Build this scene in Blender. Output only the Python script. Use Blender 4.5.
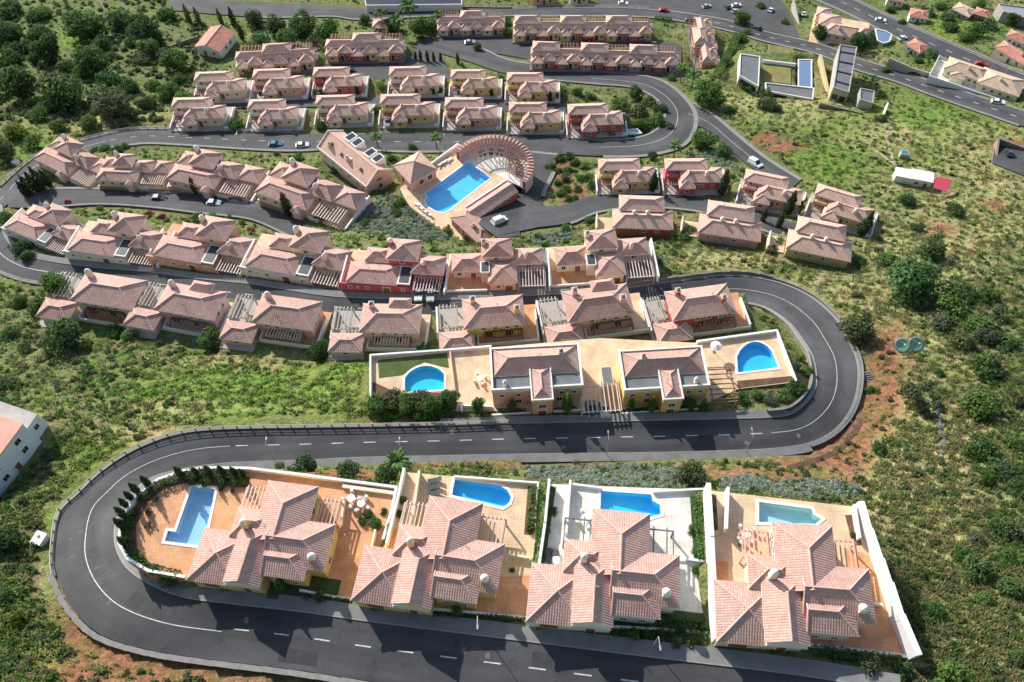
import bpy, bmesh, math, random
import numpy as np
from mathutils import Vector, Matrix
RAD = math.radians
random.seed(11); RNG = np.random.default_rng(5)
sc = bpy.context.scene; COL = sc.collection
for o in list(bpy.data.objects): bpy.data.objects.remove(o)

# ------------------------------------------------------------------ camera
FPX, PITCH, ROLL, CAMZ = 820.0, RAD(57.5), RAD(-2.0), 150.0
cd = bpy.data.cameras.new('camera'); cam = bpy.data.objects.new('camera', cd); COL.objects.link(cam)
cd.sensor_width = 36; cd.lens = FPX / 1024 * 36; cd.clip_end = 9000; cd.clip_start = 1
SP, CP, SR, CR_ = math.sin(PITCH), math.cos(PITCH), math.sin(ROLL), math.cos(ROLL)
_fw, _r0, _u0 = Vector((0, CP, -SP)), Vector((1, 0, 0)), Vector((0, SP, CP))
_rt, _up = _r0 * CR_ + _u0 * SR, _u0 * CR_ - _r0 * SR
cam.matrix_world = Matrix.Translation((0, 0, CAMZ)) @ Matrix((_rt, _up, -_fw)).transposed().to_4x4()
sc.camera = cam
# ------------------------------------------------------------------ sky, sun, exposure
SUN_AZ, SUN_EL = RAD(-34), RAD(27.5)          # azimuth measured from +Y towards +X
w = bpy.data.worlds.new('World'); sc.world = w; w.use_nodes = True
nt = w.node_tree; bg = nt.nodes['Background']; sky = nt.nodes.new('ShaderNodeTexSky')
sky.sky_type = 'NISHITA'; sky.sun_disc = False; sky.sun_elevation = SUN_EL; sky.sun_rotation = SUN_AZ
sky.air_density = 1.0; sky.dust_density = 0.8
nt.links.new(sky.outputs[0], bg.inputs[0]); bg.inputs[1].default_value = 0.15
sd = bpy.data.lights.new('sun', 'SUN'); sun = bpy.data.objects.new('sun', sd); COL.objects.link(sun)
sd.energy = 5.0; sd.angle = RAD(0.5); sd.color = (1.0, 0.955, 0.89)
dirv = Vector((math.sin(SUN_AZ) * math.cos(SUN_EL), math.cos(SUN_AZ) * math.cos(SUN_EL), math.sin(SUN_EL)))
sun.rotation_euler = dirv.to_track_quat('Z', 'Y').to_euler(); sun.location = (0, 0, 300)
sc.view_settings.view_transform = 'Standard'; sc.view_settings.look = 'None'
sc.view_settings.exposure = 0.48; sc.view_settings.gamma = 1; sc.view_settings.use_curve_mapping = False

# ------------------------------------------------------------------ pixel rays and the hillside's profile
def ray(u, v):
    a, b = (u - 512) / FPX, -(v - 341) / FPX
    return np.array(_rt) * a + np.array(_up) * b + np.array(_fw)
_pts = np.array([(5, 2.4), (120, 3.15), (190, 3.6), (308, 4.5), (440, 5.85), (648, 7.9)])
_cf = np.polyfit(_pts[:, 0], _pts[:, 1], 2)
def pxm(v): return float(np.polyval(_cf, v))     # pixels per metre on the hillside
CAMP = np.array([0, 0, CAMZ])
_tv = np.linspace(-60, 760, 300)
_tab = np.array([CAMP + ray(512, v) * FPX / pxm(v) for v in _tv])[::-1]
_TY, _TZ = _tab[:, 1], _tab[:, 2]
def prof(y):
    y = np.asarray(y, float)
    z = np.interp(y, _TY, _TZ)
    s0 = (_TZ[5] - _TZ[0]) / (_TY[5] - _TY[0]); s1 = (_TZ[-1] - _TZ[-6]) / (_TY[-1] - _TY[-6])
    z = np.where(y < _TY[0], _TZ[0] + (y - _TY[0]) * s0, z)
    return np.where(y > _TY[-1], _TZ[-1] + (y - _TY[-1]) * s1, z)
def P(u, v):
    d = ray(u, v); t = FPX / pxm(v)
    for _ in range(10):
        p = CAMP + d * t; t += 0.75 * ((float(prof(p[1])) - CAMZ) / d[2] - t)
    return CAMP + d * t
def ZV(v, u=512): return float(P(u, v)[2])
def PZ(u, v, z):
    d = ray(u, v); return CAMP + d * (z - CAMZ) / d[2]

# ------------------------------------------------------------------ mesh helper
class MB:
    def __init__(s): s.v = []; s.f = []; s.m = []
    def quad(s, *p, m=0):
        b = len(s.v); s.v += [tuple(q) for q in p]; s.f.append(tuple(range(b, b + len(p)))); s.m.append(m)
    def box(s, x0, x1, y0, y1, z0, z1, m=0):
        b = len(s.v)
        s.v += [(x0,y0,z0),(x1,y0,z0),(x1,y1,z0),(x0,y1,z0),(x0,y0,z1),(x1,y0,z1),(x1,y1,z1),(x0,y1,z1)]
        for f in ((0,3,2,1),(4,5,6,7),(0,1,5,4),(1,2,6,5),(2,3,7,6),(3,0,4,7)):
            s.f.append(tuple(b + i for i in f)); s.m.append(m)
        return s
    def prism(s, poly, z0, z1, m=0):
        a = sum(poly[i][0]*poly[(i+1)%len(poly)][1]-poly[(i+1)%len(poly)][0]*poly[i][1] for i in range(len(poly)))
        if a < 0: poly = poly[::-1]
        n = len(poly); b = len(s.v)
        s.v += [(p[0], p[1], z0) for p in poly] + [(p[0], p[1], z1) for p in poly]
        s.f.append(tuple(b + i for i in range(n))[::-1]); s.f.append(tuple(b + n + i for i in range(n))); s.m += [m, m]
        for i in range(n):
            j = (i + 1) % n; s.f.append((b+i, b+j, b+n+j, b+n+i)); s.m.append(m)
        return s
    def tube(s, p, q, r, r2=None, n=6, m=0):
        r2 = r if r2 is None else r2
        p, q = Vector(p), Vector(q); d = (q - p).normalized()
        a = d.orthogonal().normalized(); c = d.cross(a); b = len(s.v)
        for cen, rr in ((p, r), (q, r2)):
            for i in range(n):
                t = 2 * math.pi * i / n; s.v.append(tuple(cen + a * math.cos(t) * rr + c * math.sin(t) * rr))
        for i in range(n):
            j = (i + 1) % n; s.f.append((b+i, b+j, b+n+j, b+n+i)); s.m.append(m)
        s.f.append(tuple(b + i for i in range(n))[::-1]); s.f.append(tuple(b + n + i for i in range(n))); s.m += [m, m]
        return s
    def mesh(s, name, mats, uv=False, smooth=False):
        me = bpy.data.meshes.new(name); me.from_pydata(s.v, [], s.f)
        if not isinstance(mats, (list, tuple)): mats = [mats]
        for q in mats: me.materials.append(q)
        if len(mats) > 1: me.polygons.foreach_set('material_index', s.m)
        if smooth: me.polygons.foreach_set('use_smooth', [True] * len(s.f))
        if uv: slope_uv(me)
        me.update(); return me
    def build(s, name, mats, parent=None, uv=False, smooth=False):
        o = bpy.data.objects.new(name, s.mesh(name, mats, uv, smooth)); COL.objects.link(o); o.parent = parent; return o
def slope_uv(me):
    lay = me.uv_layers.new(name='UVMap')
    for p in me.polygons:
        n = p.normal; e = Vector((0, 0, 1)).cross(n)
        e = Vector((1, 0, 0)) if e.length < 1e-4 else e.normalized()
        g = n.cross(e)
        for li in p.loop_indices:
            co = me.vertices[me.loops[li].vertex_index].co
            lay.data[li].uv = (co.dot(e), co.dot(g))
def tag(o, label=None, cat=None, group=None, kind=None):
    if label: o['label'] = label
    if cat: o['category'] = cat
    if group: o['group'] = group
    if kind: o['kind'] = kind
    return o
def empty(name, loc, rz=0, s=1):
    o = bpy.data.objects.new(name, None); COL.objects.link(o); o.location = loc; o.rotation_euler = (0, 0, rz); o.scale = (s, s, s)
    o.empty_display_size = 0.5; return o
def inst(me, name, parent, loc=(0, 0, 0), rz=0, s=(1, 1, 1)):
    o = bpy.data.objects.new(name, me); COL.objects.link(o); o.parent = parent; o.location = loc; o.rotation_euler = (0, 0, rz)
    o.scale = s if isinstance(s, (tuple, list)) else (s, s, s); return o
ORD = ['first','second','third','fourth','fifth','sixth','seventh','eighth','ninth','tenth','eleventh','twelfth','thirteenth',
       'fourteenth','fifteenth','sixteenth','seventeenth','eighteenth','nineteenth','twentieth','twenty-first','twenty-second',
       'twenty-third','twenty-fourth','twenty-fifth','twenty-sixth','twenty-seventh','twenty-eighth','twenty-ninth','thirtieth',
       'thirty-first','thirty-second','thirty-third','thirty-fourth','thirty-fifth','thirty-sixth','thirty-seventh','thirty-eighth','thirty-ninth','fortieth'] + ['forty-' + q for q in ('first','second','third','fourth','fifth','sixth','seventh','eighth','ninth')]

# ------------------------------------------------------------------ materials
def newmat(name):
    m = bpy.data.materials.new(name); m.use_nodes = True; t = m.node_tree
    return m, t, t.nodes['Principled BSDF']
def nd(t, k, **kw):
    n = t.nodes.new(k)
    for a, b in kw.items():
        if a.startswith('i_'): n.inputs[int(a[2:]) if a[2:].isdigit() else a[2:]].default_value = b
        else: setattr(n, a, b)
    return n
def ramp(t, stops):
    r = t.nodes.new('ShaderNodeValToRGB'); e = r.color_ramp.elements
    while len(e) < len(stops): e.new(0.5)
    for x, (p, c) in zip(e, stops): x.position = p; x.color = (*c, 1)
    return r
def mixc(t, a, b, f, mode='MIX'):
    m = t.nodes.new('ShaderNodeMix'); m.data_type = 'RGBA'; m.blend_type = mode
    for sock, val in ((6, a), (7, b), (0, f)):
        if hasattr(val, 'is_linked') or hasattr(val, 'links'): t.links.new(val, m.inputs[sock])
        elif isinstance(val, (tuple, list)): m.inputs[sock].default_value = (*val, 1)
        else: m.inputs[sock].default_value = val
    return m.outputs[2]
def mth(t, op, a, b=None):
    m = t.nodes.new('ShaderNodeMath'); m.operation = op
    for i, val in enumerate((a, b)):
        if val is None: continue
        if hasattr(val, 'links'): t.links.new(val, m.inputs[i])
        else: m.inputs[i].default_value = val
    return m.outputs[0]
def plain(name, c, rough=0.8, var=0.12, scale=0.6, bump=0.0, bscale=8, metal=0.0, fine=0.10):
    m, t, b = newmat(name); L = t.links
    tc = nd(t, 'ShaderNodeTexCoord'); n1 = nd(t, 'ShaderNodeTexNoise'); n1.inputs['Scale'].default_value = scale; n1.inputs['Detail'].default_value = 6
    n2 = nd(t, 'ShaderNodeTexNoise'); n2.inputs['Scale'].default_value = bscale; n2.inputs['Detail'].default_value = 4
    L.new(tc.outputs['Object'], n1.inputs[0]); L.new(tc.outputs['Object'], n2.inputs[0])
    lo = tuple(max(0, x * (1 - var)) for x in c); hi = tuple(min(1, x * (1 + var)) for x in c)
    r = ramp(t, [(0.3, lo), (0.7, hi)]); L.new(n1.outputs[0], r.inputs[0])
    r2 = ramp(t, [(0.3, (1 - fine,) * 3), (0.7, (1, 1, 1))]); L.new(n2.outputs[0], r2.inputs[0])
    L.new(mixc(t, r.outputs[0], r2.outputs[0], 1.0, 'MULTIPLY'), b.inputs['Base Color'])
    b.inputs['Roughness'].default_value = rough; b.inputs['Metallic'].default_value = metal
    if bump:
        bp = nd(t, 'ShaderNodeBump'); bp.inputs['Strength'].default_value = bump; bp.inputs['Distance'].default_value = 0.05
        L.new(n2.outputs[0], bp.inputs['Height']); L.new(bp.outputs[0], b.inputs['Normal'])
    return m
def roofmat(name, c1, c2, c3):
    m, t, b = newmat(name); L = t.links
    uv = nd(t, 'ShaderNodeUVMap'); sp = nd(t, 'ShaderNodeSeparateXYZ'); L.new(uv.outputs[0], sp.inputs[0])
    cu = mth(t, 'MULTIPLY', sp.outputs[0], 1 / 0.36); rv = mth(t, 'MULTIPLY', sp.outputs[1], 1 / 0.46)
    fu = mth(t, 'FRACT', cu); fv = mth(t, 'FRACT', rv)
    bar = mth(t, 'SINE', mth(t, 'MULTIPLY', fu, math.pi))
    cb = nd(t, 'ShaderNodeCombineXYZ'); L.new(mth(t, 'FLOOR', cu), cb.inputs[0]); L.new(mth(t, 'FLOOR', rv), cb.inputs[1])
    wn = nd(t, 'ShaderNodeTexWhiteNoise'); wn.noise_dimensions = '2D'; L.new(cb.outputs[0], wn.inputs[0])
    r = ramp(t, [(0.0, c1), (0.55, c2), (1.0, c3)]); L.new(wn.outputs[0], r.inputs[0])
    tc = nd(t, 'ShaderNodeTexCoord'); n1 = nd(t, 'ShaderNodeTexNoise'); n1.inputs['Scale'].default_value = 0.5; n1.inputs['Detail'].default_value = 5
    L.new(tc.outputs['Object'], n1.inputs[0])
    st = ramp(t, [(0.32, (0.86, 0.85, 0.84)), (0.62, (1, 1, 1))]); L.new(n1.outputs[0], st.inputs[0])
    col = mixc(t, r.outputs[0], st.outputs[0], 0.9, 'MULTIPLY')
    oi = nd(t, 'ShaderNodeObjectInfo'); orr = ramp(t, [(0.0, (0.90, 0.88, 0.86)), (0.5, (1.0, 1.0, 1.0)), (1.0, (1.05, 1.02, 1.0))]); L.new(oi.outputs['Random'], orr.inputs[0]); col = mixc(t, col, orr.outputs[0], 1.0, 'MULTIPLY')
    gap_shade = ramp(t, [(0.0, (0.42, 0.36, 0.34)), (0.22, (1, 1, 1))]); L.new(fv, gap_shade.inputs[0])  # shading in the gaps between tile rows, put into the colour
    col = mixc(t, col, gap_shade.outputs[0], 0.42, 'MULTIPLY')
    j2 = ramp(t, [(0.0, (0.5, 0.45, 0.43)), (0.45, (1, 1, 1))]); L.new(bar, j2.inputs[0])  # likewise painted shading in the gaps between tile columns
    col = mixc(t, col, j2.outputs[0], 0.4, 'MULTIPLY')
    L.new(col, b.inputs['Base Color']); b.inputs['Roughness'].default_value = 0.85
    h = mth(t, 'ADD', mth(t, 'MULTIPLY', bar, 0.7), mth(t, 'MULTIPLY', mth(t, 'SUBTRACT', 1.0, fv), 0.5))
    bp = nd(t, 'ShaderNodeBump'); bp.inputs['Strength'].default_value = 0.6; bp.inputs['Distance'].default_value = 0.09
    L.new(h, bp.inputs['Height']); L.new(bp.outputs[0], b.inputs['Normal'])
    return m
def tilemat(name, c1, c2, size, grout):
    m, t, b = newmat(name); L = t.links
    tc = nd(t, 'ShaderNodeTexCoord'); br = nd(t, 'ShaderNodeTexBrick'); L.new(tc.outputs['Object'], br.inputs[0])
    br.offset = 0; br.inputs['Color1'].default_value = (*c1, 1); br.inputs['Color2'].default_value = (*c2, 1); br.inputs['Mortar'].default_value = (*grout, 1)
    br.inputs['Scale'].default_value = 1; br.inputs['Brick Width'].default_value = size; br.inputs['Row Height'].default_value = size; br.inputs['Mortar Size'].default_value = 0.02
    n1 = nd(t, 'ShaderNodeTexNoise'); n1.inputs['Scale'].default_value = 0.45; n1.inputs['Detail'].default_value = 6; L.new(tc.outputs['Object'], n1.inputs[0])
    r = ramp(t, [(0.33, (0.74, 0.72, 0.70)), (0.6, (1, 1, 1))]); L.new(n1.outputs[0], r.inputs[0])
    L.new(mixc(t, br.outputs[0], r.outputs[0], 0.9, 'MULTIPLY'), b.inputs['Base Color']); b.inputs['Roughness'].default_value = 0.75
    return m
def foliage(name, cols, trans=0.42):
    m, t, b = newmat(name); L = t.links
    oi = nd(t, 'ShaderNodeObjectInfo'); r = ramp(t, [(i / (len(cols) - 1), c) for i, c in enumerate(cols)]); L.new(oi.outputs['Random'], r.inputs[0])
    g = nd(t, 'ShaderNodeNewGeometry'); r2 = ramp(t, [(0.0, (0.62, 0.64, 0.6)), (1.0, (1.3, 1.25, 1.1))]); L.new(g.outputs['Random Per Island'], r2.inputs[0])
    col = mixc(t, r.outputs[0], r2.outputs[0], 1.0, 'MULTIPLY'); L.new(col, b.inputs['Base Color'])
    b.inputs['Roughness'].default_value = 0.75; b.inputs['Specular IOR Level'].default_value = 0.2
    tr = nd(t, 'ShaderNodeBsdfTranslucent'); L.new(col, tr.inputs[0]); mx = nd(t, 'ShaderNodeMixShader'); mx.inputs[0].default_value = trans
    L.new(b.outputs[0], mx.inputs[1]); L.new(tr.outputs[0], mx.inputs[2]); L.new(mx.outputs[0], t.nodes['Material Output'].inputs[0])
    return m
def watermat(name, tint, alpha=0.9):
    m, t, b = newmat(name); L = t.links; t.nodes.remove(b)
    tr = nd(t, 'ShaderNodeBsdfTransparent'); tr.inputs[0].default_value = (*tint, 1)
    gl = nd(t, 'ShaderNodeBsdfGlossy'); gl.inputs['Roughness'].default_value = 0.15
    fr = nd(t, 'ShaderNodeFresnel'); fr.inputs[0].default_value = 1.33
    tc = nd(t, 'ShaderNodeTexCoord'); n = nd(t, 'ShaderNodeTexNoise'); n.inputs['Scale'].default_value = 2.2; n.inputs['Detail'].default_value = 3; L.new(tc.outputs['Object'], n.inputs[0])
    bp = nd(t, 'ShaderNodeBump'); bp.inputs['Strength'].default_value = 0.6; bp.inputs['Distance'].default_value = 0.08; L.new(n.outputs[0], bp.inputs['Height'])
    L.new(bp.outputs[0], gl.inputs['Normal']); L.new(bp.outputs[0], fr.inputs['Normal'])
    mx = nd(t, 'ShaderNodeMixShader'); L.new(fr.outputs[0], mx.inputs[0]); L.new(tr.outputs[0], mx.inputs[1]); L.new(gl.outputs[0], mx.inputs[2])
    L.new(mx.outputs[0], t.nodes['Material Output'].inputs[0]); return m
def asphaltmat():
    m, t, b = newmat('asphalt'); L = t.links
    tc = nd(t, 'ShaderNodeTexCoord'); uv = nd(t, 'ShaderNodeUVMap')
    n1 = nd(t, 'ShaderNodeTexNoise'); n1.inputs['Scale'].default_value = 0.12; n1.inputs['Detail'].default_value = 8; L.new(tc.outputs['Object'], n1.inputs[0])
    mp = nd(t, 'ShaderNodeMapping'); mp.inputs['Scale'].default_value = (0.03, 5.0, 1); L.new(uv.outputs[0], mp.inputs[0])
    n2 = nd(t, 'ShaderNodeTexNoise'); n2.inputs['Scale'].default_value = 1.0; n2.inputs['Detail'].default_value = 5; L.new(mp.outputs[0], n2.inputs[0])
    n3 = nd(t, 'ShaderNodeTexNoise'); n3.inputs['Scale'].default_value = 6.0; n3.inputs['Detail'].default_value = 3; L.new(tc.outputs['Object'], n3.inputs[0])
    r1 = ramp(t, [(0.3, (0.044, 0.044, 0.047)), (0.7, (0.074, 0.074, 0.077))]); L.new(n1.outputs[0], r1.inputs[0])
    r2 = ramp(t, [(0.35, (0.70, 0.70, 0.70)), (0.65, (1.2, 1.2, 1.2))]); L.new(n2.outputs[0], r2.inputs[0])
    r3 = ramp(t, [(0.3, (0.85, 0.85, 0.85)), (0.7, (1.08, 1.08, 1.08))]); L.new(n3.outputs[0], r3.inputs[0])
    c = mixc(t, mixc(t, r1.outputs[0], r2.outputs[0], 0.9, 'MULTIPLY'), r3.outputs[0], 0.8, 'MULTIPLY')
    vo = nd(t, 'ShaderNodeTexVoronoi'); vo.feature = 'DISTANCE_TO_EDGE'; vo.inputs['Scale'].default_value = 0.16; dn = nd(t, 'ShaderNodeTexNoise'); dn.inputs['Scale'].default_value = 0.7; L.new(tc.outputs['Object'], dn.inputs[0])
    vm = nd(t, 'ShaderNodeVectorMath'); vm.operation = 'MULTIPLY_ADD'; vm.inputs[1].default_value = (4, 4, 0); L.new(dn.outputs[1], vm.inputs[0]); L.new(tc.outputs['Object'], vm.inputs[2]); L.new(vm.outputs[0], vo.inputs[0])
    cr = ramp(t, [(0.0, (0.62, 0.62, 0.62)), (0.012, (1, 1, 1))]); L.new(vo.outputs[0], cr.inputs[0]); c = mixc(t, c, cr.outputs[0], 0.8, 'MULTIPLY')
    n4 = nd(t, 'ShaderNodeTexNoise'); n4.inputs['Scale'].default_value = 0.45; n4.inputs['Detail'].default_value = 2; L.new(tc.outputs['Object'], n4.inputs[0])
    r4 = ramp(t, [(0.30, (0.72, 0.72, 0.73)), (0.36, (1, 1, 1)), (0.68, (1, 1, 1)), (0.74, (1.18, 1.17, 1.15))]); L.new(n4.outputs[0], r4.inputs[0]); c = mixc(t, c, r4.outputs[0], 0.7, 'MULTIPLY')
    L.new(c, b.inputs['Base Color']); b.inputs['Roughness'].default_value = 0.85; b.inputs['Specular IOR Level'].default_value = 0.3
    return m
M = {}
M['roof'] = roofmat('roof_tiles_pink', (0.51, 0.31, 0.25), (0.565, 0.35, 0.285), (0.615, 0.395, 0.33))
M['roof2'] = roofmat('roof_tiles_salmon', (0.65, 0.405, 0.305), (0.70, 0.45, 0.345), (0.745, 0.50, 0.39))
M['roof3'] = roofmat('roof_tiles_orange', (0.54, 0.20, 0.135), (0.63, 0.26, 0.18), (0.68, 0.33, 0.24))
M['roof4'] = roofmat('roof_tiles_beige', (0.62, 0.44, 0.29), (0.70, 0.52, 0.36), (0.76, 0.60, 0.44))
M['ridge'] = plain('ridge_tiles', (0.64, 0.43, 0.36), 0.8, 0.15, 1.5)
M['cream'] = plain('plaster_cream', (0.80, 0.69, 0.50)); M['yellow'] = plain('plaster_yellow', (0.78, 0.57, 0.22))
M['salmon'] = plain('plaster_salmon', (0.74, 0.42, 0.31)); M['red'] = plain('plaster_red', (0.50, 0.13, 0.10))
M['crimson'] = plain('plaster_crimson', (0.58, 0.10, 0.13)); M['pink'] = plain('plaster_pink', (0.76, 0.50, 0.49))
M['rose'] = plain('plaster_rose', (0.58, 0.35, 0.35)); M['white'] = plain('plaster_white', (0.82, 0.80, 0.77), 0.8, 0.06)
M['salmonroof'] = plain('salmon_roof_coat', (0.72, 0.36, 0.25), 0.8, 0.12); M['shadewhite'] = plain('plaster_white_shade_blue', (0.74, 0.80, 0.86), 0.8, 0.06); M['ochre'] = plain('plaster_ochre', (0.56, 0.43, 0.21)); M['peach'] = plain('plaster_peach', (0.80, 0.61, 0.49))  # the bluish white carries the left house's blue skylit shade in its colour
M['stonegrey'] = plain('plaster_grey', (0.42, 0.38, 0.34)); M['trim'] = plain('trim_white', (0.80, 0.76, 0.68), 0.7, 0.06)
M['wood'] = plain('pergola_wood', (0.30, 0.15, 0.10), 0.7, 0.2, 2); M['slatw'] = plain('pergola_pale', (0.66, 0.52, 0.44), 0.7, 0.12, 2)
M['door'] = plain('door_brown', (0.24, 0.10, 0.045), 0.5, 0.2, 2)
M['glass'] = plain('window_glass', (0.035, 0.04, 0.045), 0.12, 0.2, 2); M['dark'] = plain('dark_opening', (0.03, 0.03, 0.032), 0.7)
M['panel'] = plain('solar_panel', (0.03, 0.036, 0.046), 0.6, 0.2, 1); M['grey'] = plain('roof_grey_membrane', (0.16, 0.165, 0.17), 0.8, 0.15, 0.4)
M['terra'] = tilemat('patio_terracotta', (0.66, 0.31, 0.14), (0.72, 0.37, 0.18), 0.5, (0.50, 0.27, 0.15))
M['beige'] = tilemat('patio_beige', (0.74, 0.52, 0.31), (0.78, 0.57, 0.36), 0.5, (0.58, 0.42, 0.27))
M['pale'] = tilemat('patio_white', (0.74, 0.69, 0.60), (0.78, 0.73, 0.64), 0.6, (0.6, 0.56, 0.5))
M['asphalt'] = asphaltmat(); M['concrete'] = plain('concrete', (0.185, 0.18, 0.172), 0.9, 0.16, 0.5, 0.2)
M['kerb'] = plain('kerb_stone', (0.25, 0.24, 0.22), 0.9, 0.15, 1.2); M['paint'] = plain('road_paint', (0.60, 0.60, 0.58), 0.7, 0.25, 1.5, fine=0.4)
M['stone'] = plain('dry_stone', (0.24, 0.20, 0.16), 0.95, 0.35, 2.0, 0.6, 3); M['metal'] = plain('galvanised', (0.42, 0.41, 0.40), 0.5, 0.1, 2, metal=0.3)
M['rail'] = plain('fence_rail', (0.40, 0.36, 0.30), 0.8, 0.15, 2)
M['tilebl'] = plain('pool_lining_blue', (0.06, 0.60, 0.96), 0.5, 0.10, 0.5, fine=0.05); M['tilenavy'] = plain('pool_lining_navy', (0.03, 0.11, 0.58), 0.4, 0.08)
M['tilesky'] = plain('pool_lining_pale', (0.46, 0.68, 0.87), 0.5, 0.10, 0.5); M['tileaqua'] = plain('pool_lining_aqua', (0.03, 0.66, 0.88), 0.5, 0.08)
M['tileteal'] = plain('pool_lining_teal', (0.52, 0.76, 0.76), 0.5, 0.08); M['water'] = watermat('pool_water', (0.86, 0.965, 0.995))
M['trunk'] = plain('bark', (0.12, 0.085, 0.06), 0.95, 0.3, 3, 0.5, 6)
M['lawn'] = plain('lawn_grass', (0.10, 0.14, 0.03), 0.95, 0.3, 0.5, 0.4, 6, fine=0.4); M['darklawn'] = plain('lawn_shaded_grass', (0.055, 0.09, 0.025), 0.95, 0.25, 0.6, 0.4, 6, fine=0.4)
M['drylawn'] = plain('lawn_dry', (0.26, 0.23, 0.07), 0.95, 0.2, 0.4, 0.4, 6, fine=0.3); M['soil'] = plain('bed_soil', (0.17, 0.085, 0.05), 0.95, 0.35, 0.8, 0.5, 4, fine=0.4)
M['f_dark'] = foliage('leaves_dark', [(0.057, 0.114, 0.043), (0.088, 0.159, 0.05), (0.12, 0.191, 0.079)])
M['f_mid'] = foliage('leaves_mid', [(0.068, 0.147, 0.036), (0.091, 0.182, 0.052), (0.129, 0.216, 0.058)])
M['f_light'] = foliage('leaves_light', [(0.096, 0.194, 0.055), (0.13, 0.229, 0.061), (0.118, 0.215, 0.092)])
M['f_olive'] = foliage('leaves_olive', [(0.104, 0.133, 0.061), (0.138, 0.164, 0.076), (0.117, 0.157, 0.098)])
M['f_yellow'] = foliage('leaves_yellow', [(0.125, 0.168, 0.031), (0.163, 0.204, 0.034), (0.144, 0.192, 0.05)])
M['f_grey'] = foliage('leaves_silver', [(0.3, 0.36, 0.312), (0.356, 0.406, 0.37), (0.263, 0.324, 0.254)])
M['f_cyp'] = foliage('leaves_cypress', [(0.022, 0.046, 0.017), (0.031, 0.06, 0.019), (0.036, 0.062, 0.024)], 0.1)
M['f_red'] = foliage('leaves_bougainvillea', [(0.22, 0.02, 0.05), (0.28, 0.03, 0.06), (0.2, 0.03, 0.03)])
M['g_green'] = foliage('grass_green', [(0.106, 0.189, 0.057), (0.157, 0.263, 0.062), (0.186, 0.263, 0.104)], 0.5)
M['g_dry'] = foliage('grass_dry', [(0.29, 0.276, 0.147), (0.383, 0.356, 0.198), (0.238, 0.254, 0.119)], 0.5)
M['g_brown'] = foliage('scrub_brown', [(0.208, 0.16, 0.096), (0.272, 0.208, 0.136), (0.16, 0.152, 0.08)], 0.2)
M['carwhite'] = plain('car_paint_white', (0.75, 0.75, 0.75), 0.3, 0.03); M['cardark'] = plain('car_paint_dark', (0.03, 0.035, 0.045), 0.25, 0.03)
M['carsilver'] = plain('car_paint_silver', (0.42, 0.44, 0.46), 0.3, 0.03); M['carteal'] = plain('car_paint_teal', (0.03, 0.22, 0.28), 0.3, 0.03); M['carred'] = plain('car_paint_red', (0.4, 0.02, 0.02), 0.3, 0.03)
M['tyre'] = plain('tyre_rubber', (0.02, 0.02, 0.02), 0.9); M['lamp'] = plain('headlight', (0.8, 0.8, 0.75), 0.2)
M['mint'] = plain('dish_mint', (0.19, 0.36, 0.24), 0.5, 0.1, 1); M['magenta'] = plain('canopy_red', (0.48, 0.05, 0.08), 0.7, 0.08)
M['fabric'] = plain('lounger_fabric', (0.72, 0.70, 0.66), 0.8); M['fabdark'] = plain('lounger_dark', (0.07, 0.07, 0.075), 0.8)
M['manhole'] = plain('manhole_iron', (0.16, 0.10, 0.09), 0.7, 0.2, 3); M['yellowp'] = plain('yellow_cushion', (0.8, 0.6, 0.03), 0.8)
M['patch'] = plain('asphalt_patch', (0.035, 0.035, 0.037), 0.9, 0.2, 1.0); M['bluepanel'] = plain('blue_cover', (0.03, 0.12, 0.5), 0.5)

# ------------------------------------------------------------------ layout: roads, plots, houses (needed before the ground is shaped)
def place(L, R, xl, xr, dv=0, zoff=0, yl=0, z=None):
    pz = ZV((L[1] + R[1]) / 2 + dv, (L[0] + R[0]) / 2) if z is None else z
    a, b = PZ(*L, pz + zoff), PZ(*R, pz + zoff); d = b - a
    s = math.hypot(d[0], d[1]) / (xr - xl); yaw = math.atan2(d[1], d[0])
    c, q = math.cos(yaw), math.sin(yaw)
    return dict(loc=(a[0] - (xl * c - yl * q) * s, a[1] - (xl * q + yl * c) * s, pz), yaw=yaw, s=s)
def tf(pl, x, y):
    c, q = math.cos(pl['yaw']), math.sin(pl['yaw']); s = pl['s']
    return (pl['loc'][0] + (x * c - y * q) * s, pl['loc'][1] + (x * q + y * c) * s)
PADS = []                                       # (world polygon, z)
def pad_local(pl, x0, x1, y0, y1): PADS.append(([tf(pl, x0, y0), tf(pl, x1, y0), tf(pl, x1, y1), tf(pl, x0, y1)], pl['loc'][2]))
def pad_px(poly, z): PADS.append(([tuple(PZ(u, v, z)[:2]) for u, v in poly], z))

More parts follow.
